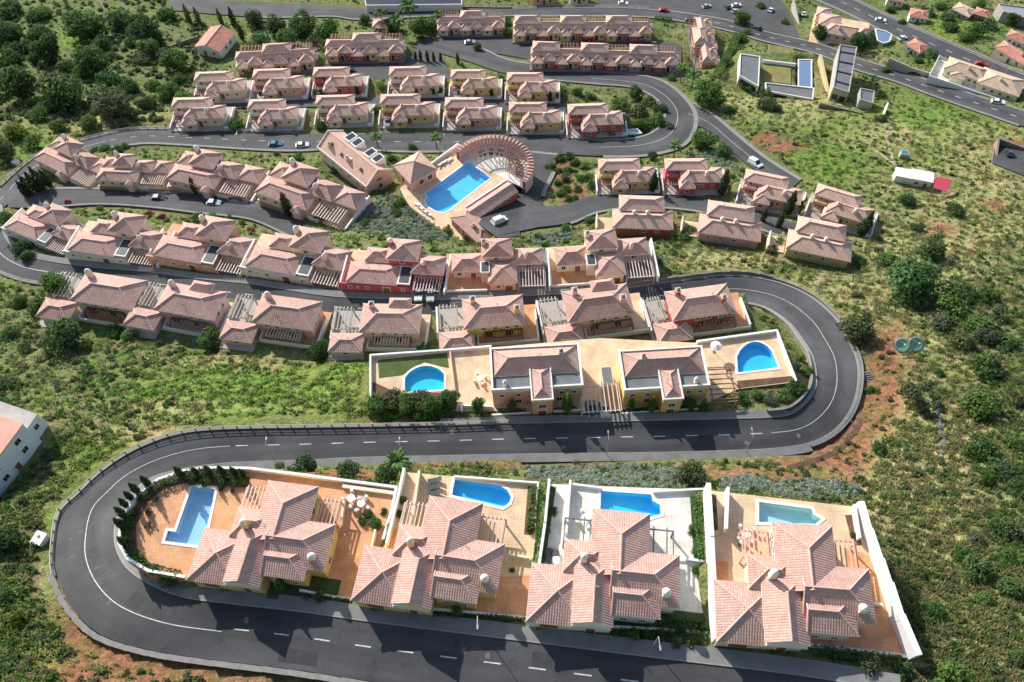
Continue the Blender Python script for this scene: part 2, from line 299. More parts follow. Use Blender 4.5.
ROADS = {}
def catmull(p, n=6):
    p = np.array(p, float); out = []
    for i in range(len(p) - 1):
        a, b, c, d = p[max(i - 1, 0)], p[i], p[i + 1], p[min(i + 2, len(p) - 1)]
        for k in range(n):
            t = k / n
            out.append(0.5 * (2*b + (c - a)*t + (2*a - 5*b + 4*c - d)*t*t + (3*b - a - 3*c + d)*t**3))
    out.append(p[-1]); return np.array(out)
def road(name, pairs, level, dz):
    A, B = [], []
    for a, b in pairs:
        if level:
            z = ZV((a[1] + b[1]) / 2, (a[0] + b[0]) / 2) + dz; A.append(PZ(*a, z)); B.append(PZ(*b, z))
        else:
            A.append(P(*a) + np.array([0, 0, dz])); B.append(P(*b) + np.array([0, 0, dz]))
    ROADS[name] = (catmull(A), catmull(B))
R1 = [((900,755),(900,693)),((800,738),(800,676)),((637,717),(637,656)),((511,700),(511,640)),((376,682),(376,623)),((290,669),(298,612)),
 ((215,660),(228,604)),((150,650),(180,597)),((100,634),(143,581)),((72,607),(124,565)),((57,575),(115,545)),((56,545),(115,525)),
 ((62,512),(122,506)),((80,494),(134,490)),((103,472),(150,478)),((135,451),(175,470)),((175,436),(205,465)),((220,430.5),(240,462)),
 ((300,429),(300,460)),((366,428),(366,457)),((440,426.5),(440,455.5)),((512,424),(512,454)),((590,422.5),(590,453)),((672,420.5),(672,452)),
 ((735,419),(740,450)),((768,418),(775,448)),((790,415),(808,443)),((805,405),(832,431)),((815,391),(849,411)),((817,376),(857,385)),
 ((813,356),(856,360)),((804,341),(846,338)),((790,323),(833,317)),((768,308),(806,295)),((745,302),(770,281)),((715,302),(728,276)),
 ((667,307),(667,283)),((600,313),(600,292)),((527,318),(527,296)),((450,322),(448,300)),((380,320),(383,299)),((320,315),(325,296)),
 ((250,305),(255,285)),((190,298),(197,279)),((140,292),(145,272)),((90,288.5),(97,268)),((45,282),(52,262)),((18,277),(24,255)),
 ((-6,266),(7,241)),((-25,245),(0,222)),((-34,222),(-4,207))]
road('hairpin_road', R1, True, 0.0)
R2 = [((-36,222),(-2,212)),((-16,203),(14,199)),((3,186),(28,181)),((33,160),(48,166)),((62,147),(76,156)),((103,136),(110,147)),((128,131),(133,144)),
 ((160,130),(160,143)),((256,133),(256,149)),((300,134),(300,150)),((340,135),(340,148)),((400,133),(400,151)),((450,133),(450,151)),((512,133),(512,150)),
 ((560,137),(560,154)),((600,141),(603,156)),((640,138),(650,154)),((660,128),(684,143)),((666,113),(694,118)),((656,98),(681,96)),((632,87),(652,78.5)),
 ((590,83),(593,72)),((512,75),(514,62)),((470,62),(482,50)),((435,52),(447,42)),((412,47),(424,37))]
road('loop_road', R2, False, 0.10)
road('side_road', [((693,104),(683,124)),((715,118),(703,128)),((735,135),(720,142)),((762,157),(748,165)),((785,172),(772,181)),((800,181),(790,190))], False, 0.14)
road('lane_beside_pool', [((515,146),(562,148)),((522,170),(552,172)),((518,195),(541,197)),((506,218),(548,220)),((498,236),(546,226))], False, 0.18)
road('court_road', [((528,206),(535,228)),((562,206),(570,223)),((590,197),(598,212)),((640,194),(640,207)),((690,197),(690,210)),((740,207),(735,220)),((790,222),(780,236)),((853,241),(840,256))], False, 0.22)
road('terrace_road', [((0,190),(10,208)),((25,190),(28,208)),((50,190),(50,207)),((100,190),(100,204)),((150,193),(150,207)),((200,195),(200,213)),((250,202),(250,219)),((300,221),(288,235)),((318,233),(305,243))], False, 0.26)
road('row_road', [((196,101),(196,109)),((256,100),(256,108)),((340,97),(340,107)),((450,98),(450,109)),((566,102),(566,114))], False, 0.12)
road('upper_road', [((170,-2),(168,10)),((256,2),(256,17)),((330,6),(330,16)),((360,8),(360,19)),((440,8),(440,15.5)),((512,9),(512,15.5)),((600,8),(600,15.5)),((650,10),(650,17)),((700,16),(695,23)),((740,24),(735,32)),
 ((768,33),(765,41)),((820,45),(815,53)),((860,60),(855,69)),((900,72),(895,81)),((943,86),(938,97)),((1024,112),(1019,125)),((1070,127),(1065,141))], False, 0.10)
road('highway', [((790,-28),(780,-14)),((842,-6),(835,8)),((900,21),(892,36)),((960,47),(951,62)),((1024,74),(1015,90)),((1075,95),(1066,111))], False, 0.10)
COURTS = [('car_park', [(600,6),(650,8),(700,14),(742,22),(768,31),(800,38),(788,10),(770,-12),(590,-12)]),
 ('car_court', [(322,63),(404,62),(418,47),(440,52),(452,78),(440,82),(325,78)]), ('car_court', [(438,37),(512,37),(530,44),(532,60),(500,54),(450,48)]),
 ('car_court', [(514,42),(652,42),(682,44),(681,66),(668,62),(655,46),(536,46),(533,60)]), ('car_court', [(996,140),(1040,155),(1040,182),(992,163)]),
 ('driveway', [(476,222),(490,206),(520,200),(520,236),(498,238)])]

H = []                                          # every tiled house: type, placement, style
def house(kind, L, R, **k): H.append((kind, L, R, k))
# the four big villas along the lower road
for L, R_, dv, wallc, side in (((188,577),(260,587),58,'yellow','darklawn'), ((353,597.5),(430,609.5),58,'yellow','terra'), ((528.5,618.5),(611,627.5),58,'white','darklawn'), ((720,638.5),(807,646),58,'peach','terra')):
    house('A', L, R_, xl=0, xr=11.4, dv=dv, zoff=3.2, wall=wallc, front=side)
for L, R_, wallc in (((493.5,406),(581,401),'salmon'), ((622,405),(704,400),'yellow')): house('B', L, R_, xl=0, xr=16, dv=26, wall=wallc)
for L, R_, wallc in (((86,321),(136,329),'cream'), ((170,330),(218,339),'pink'), ((266,342),(316,349),'salmon'), ((373,350),(424,351),'pink'), ((484,346),(537,341.5),'yellow'), ((592,339),(647,331.5),'pink'), ((697,335.5),(748,328.5),'red')):
    house('C', L, R_, xl=6, xr=16, dv=0, wall=wallc)
for L, R_, wallc in (((6,233),(50,251),'peach'), ((68,257),(130,266),'peach'), ((151,262),(217,274),'salmon'), ((243,273),(311,286),'cream'), ((342,289),(411,294),'crimson'), ((447,293),(516,291),'pink'), ((552,288),(623,283),'cream')):
    house('D', L, R_, xl=0, xr=16, dv=16, wall=wallc)
for L, R_, wallc in (((38,166),(71,182),'peach'), ((99,186.5),(139,188.5),'cream'), ((170,187),(217,197),'pink'), ((258,201),(308,219),'peach')): house('E', L, R_, xl=0, xr=13, dv=9, wall=wallc)
for L, R_, wallc in (((598,192),(655,191),'yellow'), ((664,192),(722,192),'crimson'), ((737,202),(797,215),'salmon'), ((805,216),(866,235),'ochre')): house('F', L, R_, xl=0, xr=17, dv=6, wall=wallc, row=0)
for L, R_, wallc in (((613,235),(670,237),'red'), ((697,240),(756,249),'rose'), ((784,256),(845,269),'ochre')): house('K', L, R_, xl=0, xr=15, dv=0, wall=wallc)
for L, R_, wallc in (((195,102),(247,100),'cream'), ((253,98.5),(304,97),'salmon'), ((313,96),(363,95),'crimson'), ((389,96),(440,95),'peach'), ((450,97),(498,97),'yellow'), ((506,101),(556,101),'yellow')): house('F', L, R_, xl=0, xr=17, dv=5, wall=wallc, row=1)
for L, R_, wallc in (((172,129),(226,128),'peach'), ((248,129),(299,128),'cream'), ((316,126),(369,124.5),'cream'), ((380,126),(435,125),'yellow'), ((444,128),(497,128),'salmon'), ((508,132),(560,132),'yellow'), ((568,136),(623,134),'red')): house('F', L, R_, xl=0, xr=17, dv=5, wall=wallc, row=2)
for L, R_, wallc, n in (((238,75),(315,71),'salmon',3), ((327,62.5),(403,62),'yellow',3), ((438,36),(504,36),'peach',3), ((514,41.5),(651,42),'yellow',6), ((531,69),(677,74),'rose',6)):
    house('N', L, R_, xl=0, xr=8.6 * n, dv=2, wall=wallc, n=n)
house('N', (719,70), (711,26), xl=0, xr=25.8, dv=2, wall='salmon', n=3)
FOOT = {'A': (-1, 21, -0.5, 17), 'B': (0, 16, -2, 9), 'C': (-2.6, 18, -2.6, 9.6), 'D': (-0.5, 24, 0, 11.6), 'E': (-0.5, 22, 0, 10.6), 'F': (-0.5, 18.5, -1.2, 9.6), 'K': (-1, 16, -0.4, 10)}
PLACED = []
for kind, L, R_, k in H:
    pl = place(L, R_, k['xl'], k['xr'], k.get('dv', 0), k.get('zoff', 0)); PLACED.append((kind, pl, k))
    ft = FOOT.get(kind) or (0, k['xr'], -1, 9.6)
    if kind not in 'AB': pad_local(pl, ft[0], ft[1], ft[2], ft[3])
print('SCALES', [(k, round(p['s'], 2), round(math.degrees(p['yaw']))) for k, p, _ in PLACED])
# plots of the pool villas, outlined on their own level
VZ = [p['loc'][2] for k, p, _ in PLACED if k == 'A']; BZ = [p['loc'][2] for k, p, _ in PLACED if k == 'B'][0]
PLOTS = [(VZ[0], [(119,545),(122,522),(137,497),(160,482),(185,473),(205,470),(252,471),(300,475),(398,489),(384,540),(353,601),(300,594),(190,580),(148,574),(128,562)]),
         (VZ[1], [(404,472),(539,484),(534,560),(530,620),(430,610),(357,601),(386,543)]),
         (VZ[2], [(549,484),(704,490),(709,634),(612,628),(532,621),(541,560)]),
         (VZ[3], [(706,490),(857,507),(884,585),(911,659),(808,647),(714,642)])]
for z, poly in PLOTS: pad_px(poly, z)
BPLOT = [(371,357),(450,351),(600,338),(700,343),(776,332),(795,382),(738,389),(702,405),(590,411),(455,411),(371,400)]
pad_px(BPLOT, BZ)
# club house, bath deck and the rest
CLUB = place((318,146), (366,185), 0, 24, zoff=5.2, z=ZV(176, 345)); pad_local(CLUB, -1, 25, -1, 12)
ZDECK = ZV(205, 460); DECK = [(427,166),(458,143),(505,178),(518,192),(483,222),(505,240),(478,246),(460,240),(436,226),(408,205),(400,188)]
pad_px(DECK, ZDECK)
LWING = place((451,217), (480,243), 0, 13, zoff=3.6, z=ZDECK - 0.3); pad_local(LWING, 0, 13, 0, 6)
HUTH = place((395,166), (411,183), 0, 7.5, zoff=3.2, z=ZDECK + 0.1)
WHITEB = place((-8,509), (52,426), 0, 19); pad_local(WHITEB, 0, 19, 0, 12)
HUT = place((199,54), (222,59), 0, 9); pad_local(HUT, 0, 9, 0, 11)
SHED = place((893,182), (929,189), 0, 11); pad_local(SHED, 0, 11, 0, 4)
TOPV = place((820,39), (866,47.5), 0, 18); pad_local(TOPV, 0, 19, 0, 14)
BEIGE = place((940,78), (1014,103), 0, 28); pad_local(BEIGE, 0, 28, 0, 10)
pad_px([(928,174),(956,178),(951,196),(928,192)], ZV(190, 940)); pad_px([(898,146),(913,148),(913,160),(898,157)], ZV(157, 905))
ZMOD = ZV(80, 780); pad_px([(738,50),(816,52),(818,101),(738,94)], ZMOD)

# ------------------------------------------------------------------ ground
GS = 1.25; GX0, GX1, GY0, GY1 = -290.0, 290.0, -5.0, 345.0
gx = np.arange(GX0, GX1 + .1, GS); gy = np.arange(GY0, GY1 + .1, GS)
XX, YY = np.meshgrid(gx, gy); BASE = prof(YY)
def snoise(x, y, sc_, seed):
    r = np.random.default_rng(seed); g = r.random((64, 64)); fx, fy = x / sc_, y / sc_
    ix, iy = np.floor(fx).astype(int), np.floor(fy).astype(int); a, b = fx - ix, fy - iy; a = a*a*(3-2*a); b = b*b*(3-2*b)
    i0, i1, j0, j1 = ix % 64, (ix + 1) % 64, iy % 64, (iy + 1) % 64
    return (g[j0,i0]*(1-a)+g[j0,i1]*a)*(1-b)+(g[j1,i0]*(1-a)+g[j1,i1]*a)*b
def fbm(x, y, s, seed): return sum(snoise(x, y, s / 2**k, seed + k) * 0.5**k for k in range(4)) / 1.875
HC = np.full(XX.shape, np.nan); PRI = np.zeros(XX.shape, int)
def inpoly(px_, py_, poly):
    r = np.zeros(px_.shape, bool); n = len(poly)
    for i in range(n):
        x0, y0 = poly[i]; x1, y1 = poly[(i + 1) % n]
        if y0 == y1: continue
        c = ((y0 > py_) != (y1 > py_)) & (px_ < (x1 - x0) * (py_ - y0) / (y1 - y0) + x0); r ^= c
    return r
def stamp(poly, z, pri):
    xs = [p[0] for p in poly]; ys = [p[1] for p in poly]
    i0, i1 = int((min(xs) - GX0) / GS), int((max(xs) - GX0) / GS) + 2; j0, j1 = int((min(ys) - GY0) / GS), int((max(ys) - GY0) / GS) + 2
    i0, j0 = max(i0, 0), max(j0, 0); i1, j1 = min(i1, len(gx)), min(j1, len(gy))
    if i0 >= i1 or j0 >= j1: return
    m = inpoly(XX[j0:j1, i0:i1], YY[j0:j1, i0:i1], poly)
    zz = z(XX[j0:j1, i0:i1], YY[j0:j1, i0:i1]) if callable(z) else z
    HC[j0:j1, i0:i1] = np.where(m, zz, HC[j0:j1, i0:i1]); PRI[j0:j1, i0:i1] = np.where(m, pri, PRI[j0:j1, i0:i1])
def grow(poly, d):
    cx, cy = sum(p[0] for p in poly) / len(poly), sum(p[1] for p in poly) / len(poly)
    return [(x + (x - cx) / math.hypot(x - cx, y - cy) * d, y + (y - cy) / math.hypot(x - cx, y - cy) * d) for x, y in poly]
for poly, z in PADS: stamp(grow(poly, 0.5), z - 0.25, 1)
POOLPX = [(VZ[0], [(192,487),(215,489.5),(203,546),(165,541)]), (VZ[1], [(452,495),(455,479.5),(500,486),(511,497),(503,507)]), (VZ[2], [(600,517),(601,491),(651,494.5),(661,514),(640,520)]),
 (VZ[3], [(759,522),(759,502),(811,509),(821,519),(815,524)]), (BZ, [(405,392),(405,378),(415,368),(424,366),(434,367),(444,374),(444,389)]), (BZ, [(738,372),(737,357),(745,345),(753,342),(762,343),(772,352),(778,367)]),
 (ZDECK, [(468,162),(490,178),(449,210),(435,211),(426,203),(426,193)]), (ZMOD, [(799,60),(811,60),(811,87),(799,86)]), (ZV(134, 632), [(620,130),(639,128),(643,133),(624,135)]), (ZV(42, 884), [(876,29.5),(885,31),(891,34.5),(889,41),(878,40)])]
for z, poly in POOLPX: stamp(grow([tuple(PZ(u, v, z)[:2]) for u, v in poly], 1.7), z - 2.8, 1)
for nm, poly in COURTS: stamp([tuple(P(u, v)[:2]) for u, v in poly], lambda x, y: prof(y) - 0.3, 2)
for nm, (A, B) in ROADS.items():
    wid = B - A; ln = np.linalg.norm(wid, axis=1, keepdims=True); A2, B2 = A - wid / ln * 1.9, B + wid / ln * 1.9
    for i in range(len(A) - 1):
        if nm == 'hairpin_road':
            z0 = (A[i][2] + A[i+1][2]) / 2 - 0.32
        else: z0 = lambda x, y: prof(y) - 0.3
        stamp([tuple(A2[i][:2]), tuple(A2[i+1][:2]), tuple(B2[i+1][:2]), tuple(B2[i][:2])], z0, 3)
con = ~np.isnan(HC); free = ~con
HT = np.where(con, HC, BASE)
for it in range(140):
    q = np.pad(HT, 1, mode='edge'); av = (q[:-2,1:-1] + q[2:,1:-1] + q[1:-1,:-2] + q[1:-1,2:]) / 4
    HT = np.where(con, HC, av * 0.985 + BASE * 0.015)
dist = np.where(con, 0.0, 9.0)
for it in range(8):
    q = np.pad(dist, 1, mode='edge'); dist = np.minimum(dist, np.minimum(np.minimum(q[:-2,1:-1], q[2:,1:-1]), np.minimum(q[1:-1,:-2], q[1:-1,2:])) + 1)
amp = np.clip((dist - 1) / 5, 0, 1)
HT = HT + amp * ((fbm(XX, YY, 26, 3) - .5) * 3.2 + (fbm(XX, YY, 6, 9) - .5) * 0.9)
def hz(x, y):
    fx, fy = (x - GX0) / GS, (y - GY0) / GS
    if not (0 <= fx < len(gx) - 1 and 0 <= fy < len(gy) - 1): return float(prof(y))
    i, j = int(fx), int(fy); a, b = fx - i, fy - j
    return float((HT[j,i]*(1-a)+HT[j,i+1]*a)*(1-b)+(HT[j+1,i]*(1-a)+HT[j+1,i+1]*a)*b)
def G(u, v):
    d = ray(u, v); t = FPX / pxm(v)
    for _ in range(14):
        p = CAMP + d * t; t += 0.7 * ((hz(p[0], p[1]) - CAMZ) / d[2] - t)
    return CAMP + d * t
def occupied(x, y, r=0):
    i, j = int(round((x - GX0) / GS)), int(round((y - GY0) / GS))
    return not (0 <= i < len(gx) and 0 <= j < len(gy)) or dist[j, i] <= r
# soil and grass cover, patch by patch
def to_px(x, y, z):
    dz = z - CAMZ; dt = lambda a: x * a[0] + y * a[1] + dz * a[2]; dep = dt(_fw)
    return 512 + FPX * dt(_rt) / dep, 341 - FPX * dt(_up) / dep
UU, VV = to_px(XX, YY, BASE)
def blob(u, v, ru, rv, soft=0.5, seed=1):
    d = np.sqrt(((UU - u) / ru)**2 + ((VV - v) / rv)**2) + (fbm(XX, YY, 9, seed) - .5) * 1.3
    return np.clip((1 + soft - d) / (2 * soft), 0, 1)
COVER = {'red': [(120,670,120,22),(95,655,50,26),(72,625,22,38),(852,430,42,50),(882,385,22,56),(215,678,60,8),(300,684,60,6),(800,478,80,7),(700,470,60,6),(600,462,50,5),(903,660,10,22),(940,232,18,7),(785,148,22,5),(765,140,16,6),(820,460,40,8),(340,482,50,9),(470,462,60,4),(300,478,30,6),(1010,143,25,5),(995,205,10,6),(560,165,10,22),(575,200,14,12)],
 'bright': [(300,385,110,34),(230,400,60,26),(825,172,42,20),(960,110,70,28),(850,120,50,16),(780,115,40,14),(330,400,60,26),(940,85,30,10),(930,135,70,28),(1000,125,50,20),(70,40,22,9),(160,10,10,6),(940,30,50,14),(120,455,40,16),(85,470,20,40),(60,520,14,30),(60,660,40,16),(180,395,60,30),(720,100,30,14),(880,120,40,12),(40,150,40,20)],
 'dry': [(950,240,80,60),(985,190,50,55),(900,430,40,40),(960,440,30,40),(905,500,50,40),(940,560,70,60),(970,360,30,20),(840,290,60,18),(730,262,90,10),(900,560,60,70),(960,620,60,60),(930,500,60,30),(130,435,50,10),(250,360,70,8),(180,410,60,8),(905,340,30,22),(900,310,40,14),(95,120,70,14),(640,468,90,8),(870,460,30,20),(860,500,60,14),(60,580,30,14),(780,100,60,20),(880,135,40,14)]}
rnd = fbm(XX, YY, 22, 40); rnd2 = fbm(XX, YY, 7, 50)
right = np.clip((UU - 600) / 260, 0, 1)
col = np.zeros(XX.shape + (3,))
c_scrub, c_dry, c_green, c_red = np.array((0.128, 0.155, 0.075)), np.array((0.31, 0.29, 0.165)), np.array((0.14, 0.215, 0.05)), np.array((0.225, 0.105, 0.075))
col[:] = c_scrub
def lay(c, mask):
    global col
    col = col * (1 - mask[..., None]) + c * mask[..., None]
lay(c_dry * 0.8, np.clip((rnd - .45) * 4, 0, 1) * (0.35 + 0.4 * right)); lay(c_green * 0.8, np.clip((rnd2 - .55) * 4, 0, 1) * 0.6)
MASK = {}
for key, c, k in (('bright', c_green, .85), ('dry', c_dry, .85), ('red', c_red, .95)):
    mk = np.zeros(XX.shape)
    for i, b_ in enumerate(COVER[key]): mk = np.maximum(mk, blob(*b_, seed=60 + i))
    MASK[key] = mk; lay(c, mk * k)
slope_near = np.clip(1 - (dist - 1) / 3, 0, 1) * (dist > 0)
lay(np.array((0.13, 0.10, 0.055)), slope_near * 0.35)
nx, ny = len(gx), len(gy)
me = bpy.data.meshes.new('hillside'); verts = np.stack([XX, YY, HT], -1).reshape(-1, 3)
idx = np.arange(nx * ny).reshape(ny, nx); quads = np.stack([idx[:-1,:-1], idx[:-1,1:], idx[1:,1:], idx[1:,:-1]], -1).reshape(-1, 4)
far = []                                        # coarse skirt that carries the slope on to the horizon
fv = list(map(tuple, verts)); base_n = len(fv)
def skirt(x0, x1, y0, y1, n, m):
    b = len(fv)
    for j in range(m + 1):
        for i in range(n + 1):
            x, y = x0 + (x1 - x0) * i / n, y0 + (y1 - y0) * j / m; fv.append((x, y, float(prof(np.clip(y, -400, 345)) - max(0, y - 345) * 0.05) - 0.6))
    for j in range(m):
        for i in range(n): far.append((b + j*(n+1) + i, b + j*(n+1) + i + 1, b + (j+1)*(n+1) + i + 1, b + (j+1)*(n+1) + i))
skirt(-3500, 3500, 344, 5000, 20, 14); skirt(-3500, 3500, -600, -4, 20, 10); skirt(-3500, -289, -4, 344, 10, 30); skirt(289, 3500, -4, 344, 10, 30)
me.from_pydata(fv, [], quads.tolist() + far)
ca = me.color_attributes.new('cover', 'FLOAT_COLOR', 'POINT'); cc = np.ones((len(fv), 4)); cc[:, :3] = c_scrub * 1.2; cc[:base_n, :3] = col.reshape(-1, 3)
ca.data.foreach_set('color', cc.ravel()); me.polygons.foreach_set('use_smooth', [True] * len(me.polygons))
def groundmat():
    m, t, b = newmat('hillside_ground'); L = t.links
    at = nd(t, 'ShaderNodeAttribute', attribute_name='cover'); tc = nd(t, 'ShaderNodeTexCoord')
    def noise(s, d=6):
        n = nd(t, 'ShaderNodeTexNoise'); n.inputs['Scale'].default_value = s; n.inputs['Detail'].default_value = d; L.new(tc.outputs['Object'], n.inputs[0]); return n.outputs[0]
    r1 = ramp(t, [(0.3, (0.55, 0.55, 0.5)), (0.68, (1.35, 1.3, 1.2))]); L.new(noise(0.9), r1.inputs[0])
    r2 = ramp(t, [(0.3, (0.6, 0.62, 0.58)), (0.7, (1.3, 1.27, 1.22))]); L.new(noise(4.5, 4), r2.inputs[0])
    r3 = ramp(t, [(0.38, (0.85, 1.05, 0.75)), (0.62, (1.15, 1.0, 1.0))]); L.new(noise(0.25), r3.inputs[0])
    c = mixc(t, mixc(t, mixc(t, at.outputs[0], r1.outputs[0], 1, 'MULTIPLY'), r2.outputs[0], 1, 'MULTIPLY'), r3.outputs[0], 1, 'MULTIPLY')
    L.new(c, b.inputs['Base Color']); b.inputs['Roughness'].default_value = 0.95; b.inputs['Specular IOR Level'].default_value = 0.1
    bp = nd(t, 'ShaderNodeBump'); bp.inputs['Strength'].default_value = 0.9; bp.inputs['Distance'].default_value = 0.5; L.new(noise(1.6, 8), bp.inputs['Height']); L.new(bp.outputs[0], b.inputs['Normal'])
    return m
me.materials.append(groundmat()); me.update()
go = bpy.data.objects.new('hillside', me); COL.objects.link(go); tag(go, kind='structure')

# ------------------------------------------------------------------ road surfaces, pavements, kerbs, markings
def strip(name, Pc, Qc, dz, mat, parent=None, skirt_=0.0, nseg=1):
    n = len(Pc); vs, fs = [], []
    rows = []
    if skirt_: rows.append([(p[0], p[1], p[2] + dz - skirt_) for p in Pc])
    for k in range(nseg + 1):
        f = k / nseg; rows.append([tuple(p * (1 - f) + q * f + np.array([0, 0, dz])) for p, q in zip(Pc, Qc)])
    if skirt_: rows.append([(q[0], q[1], q[2] + dz - skirt_) for q in Qc])
    for r in rows: vs += r
    for r in range(len(rows) - 1):
        for i in range(n - 1): fs.append((r*n+i, r*n+i+1, (r+1)*n+i+1, (r+1)*n+i))
    m_ = bpy.data.meshes.new(name); m_.from_pydata(vs, [], fs)
    lay_ = m_.uv_layers.new(name='UVMap'); s = np.concatenate([[0], np.cumsum(np.linalg.norm(np.diff((Pc + Qc) / 2, axis=0), axis=1))])
    for p in m_.polygons:
        for li in p.loop_indices:
            vi = m_.loops[li].vertex_index; lay_.data[li].uv = (s[vi % n], (vi // n) / (len(rows) - 1))
    m_.materials.append(mat); m_.update()
    o = bpy.data.objects.new(name, m_); COL.objects.link(o); o.parent = parent; return o
def offs(A, B, d0, d1, side):
    wv = B - A; wv = wv / np.linalg.norm(wv, axis=1, keepdims=True)
    return (B + wv * d0, B + wv * d1) if side == 'B' else (A - wv * d0, A - wv * d1)
RO = {}
for nm, (A, B) in ROADS.items():
    RO[nm] = tag(strip(nm, A, B, 0, M['asphalt'], skirt_=0.9, nseg=2), kind='structure')
def sub(nm, i0, i1): A, B = ROADS[nm]; return A[i0*6:i1*6+1], B[i0*6:i1*6+1]
def pavement(nm, i0, i1, side, w0=0.0, w1=1.7, h=0.12):
    A, B = sub(nm, i0, i1); a, b = offs(A, B, w0 + 0.18, w1, side); k0, k1 = offs(A, B, w0, w0 + 0.18, side)
    tag(strip('pavement', a, b, h, M['concrete'], skirt_=0.8), kind='structure'); tag(strip('kerb', k0, k1, h + 0.02, M['kerb'], skirt_=0.8), kind='structure')
pavement('hairpin_road', 0, 17, 'B', w1=2.0); pavement('hairpin_road', 17, 26, 'B', w1=1.6); pavement('hairpin_road', 20, 26, 'A', w1=1.5)
pavement('hairpin_road', 26, 34, 'B', w1=0.6); pavement('hairpin_road', 26, 34, 'A', w1=0.7); pavement('hairpin_road', 34, 50, 'B', w1=1.7); pavement('hairpin_road', 35, 50, 'A', w1=1.0)
pavement('loop_road', 3, 14, 'B', w1=1.2); pavement('loop_road', 15, 23, 'B', w1=1.4); pavement('loop_road', 14, 22, 'A', w1=1.0); pavement('side_road', 0, 5, 'A', w1=1.4); pavement('court_road', 1, 7, 'B', w1=0.9)
pavement('terrace_road', 1, 8, 'B', w1=0.8); pavement('terrace_road', 2, 7, 'A', w1=1.4); pavement('upper_road', 1, 15, 'B', w1=1.2); pavement('upper_road', 5, 15, 'A', w1=1.2); pavement('lane_beside_pool', 1, 2, 'B', w1=1.2)
pavement('highway', 0, 5, 'A', w1=1.0); pavement('highway', 0, 5, 'B', w1=1.0)
def dashes(nm, i0, i1, f=0.5, on=2.1, gap=3.5, wid=0.16, solid=False, name='lane_dash'):
    A, B = sub(nm, i0, i1); C_ = A * (1 - f) + B * f
    if solid:
        wv = B - A; wv = wv / np.linalg.norm(wv, axis=1, keepdims=True) * wid / 2
        strip('lane_line', C_ - wv, C_ + wv, 0.02, M['paint'], RO[nm]); return
    s = np.concatenate([[0], np.cumsum(np.linalg.norm(np.diff(C_, axis=0), axis=1))])
    at = lambda q: np.array([np.interp(q, s, C_[:, k]) for k in range(3)])
    q = 1.0
    while q + on < s[-1]:
        a, b = at(q), at(q + on); d = b - a; d = d / np.linalg.norm(d); nrm = np.array([-d[1], d[0], 0]) * wid / 2; up = np.array([0, 0, 0.02])
        mb = MB(); mb.quad(a - nrm + up, b - nrm + up, b + nrm + up, a + nrm + up); mb.build(name, M['paint'], RO[nm]); q += on + gap
dashes('hairpin_road', 0, 6, f=.57); dashes('hairpin_road', 6, 17, solid=True, wid=.11); dashes('hairpin_road', 17, 25); dashes('hairpin_road', 25, 35, solid=True, wid=0.10); dashes('hairpin_road', 35, 46); dashes('hairpin_road', 46, 50, solid=True)
dashes('loop_road', 1, 5, solid=True, wid=0.13); dashes('loop_road', 5, 13, gap=4); dashes('loop_road', 15, 21, f=0.42, solid=True, wid=0.13); dashes('upper_road', 8, 16, gap=4, wid=0.2); dashes('highway', 0, 5, gap=5, on=3, wid=0.22)
dashes('highway', 0, 5, f=0.06, solid=True, wid=0.25); dashes('highway', 0, 5, f=0.94, solid=True, wid=0.25); dashes('side_road', 0, 3, f=0.5, solid=True, wid=0.13)
for k, (nm, poly) in enumerate(COURTS):
    mb = MB(); pts = [P(u, v) + np.array([0, 0, 0.03 + 0.012 * k]) for u, v in poly]; mb.quad(*pts)
    o = mb.build(nm, M['asphalt'], uv=True)
    tag(o, kind='structure')
# manhole covers
A, B = ROADS['hairpin_road']
for q, f in ((50, .45), (62, .3), (57, .62), (34, .75), (20, .72), (19, .68), (66, .25), (67, .4), (130, .8), (121, .2), (145, .78), (155, .7), (175, .8)):
    c = A[q] * (1 - f) + B[q] * f; mb = MB(); mb.prism([(c[0] + .42 * math.cos(t * .6283), c[1] + .42 * math.sin(t * .6283)) for t in range(10)], c[2] + .004, c[2] + .022)
    mb.build('manhole_cover', M['manhole'], RO['hairpin_road'])

for q, f0, f1, n_ in ((46, .55, .8, 3), (28, .1, .35, 4), (104, .15, .45, 3), (140, .5, .85, 4), (172, .2, .5, 3), (230, .3, .7, 3), (82, .6, .9, 2), (16, .6, .85, 2)):
    a_, b_ = A[q:q + n_] * (1 - f0) + B[q:q + n_] * f0, A[q:q + n_] * (1 - f1) + B[q:q + n_] * f1
    strip('asphalt_patch', a_, b_, .009, M['patch'], RO['hairpin_road'])
def footpath(pts, wid, mat):
    C_ = catmull([G(u, v) for u, v in pts], 8); C_ = np.array([(x, y, hz(x, y) + .12) for x, y, z in C_]); d_ = np.gradient(C_, axis=0); n_ = np.stack([-d_[:, 1], d_[:, 0], np.zeros(len(d_))], 1); n_ /= np.linalg.norm(n_, axis=1, keepdims=True)
    tag(strip('footpath', C_ - n_ * wid / 2, C_ + n_ * wid / 2, 0, mat, skirt_=.5), kind='structure')
M['dirt'] = plain('path_dirt', (0.36, 0.29, 0.20), 0.95, 0.25, 1.0, 0.4, 5, fine=.3)
footpath([(884,118),(887,130),(889,145),(893,160),(898,172)], .9, M['dirt']); footpath([(872,148),(882,155),(893,163)], .7, M['dirt']); footpath([(846,398),(862,420),(850,440),(835,455),(790,470)], 1.6, M['soil'])

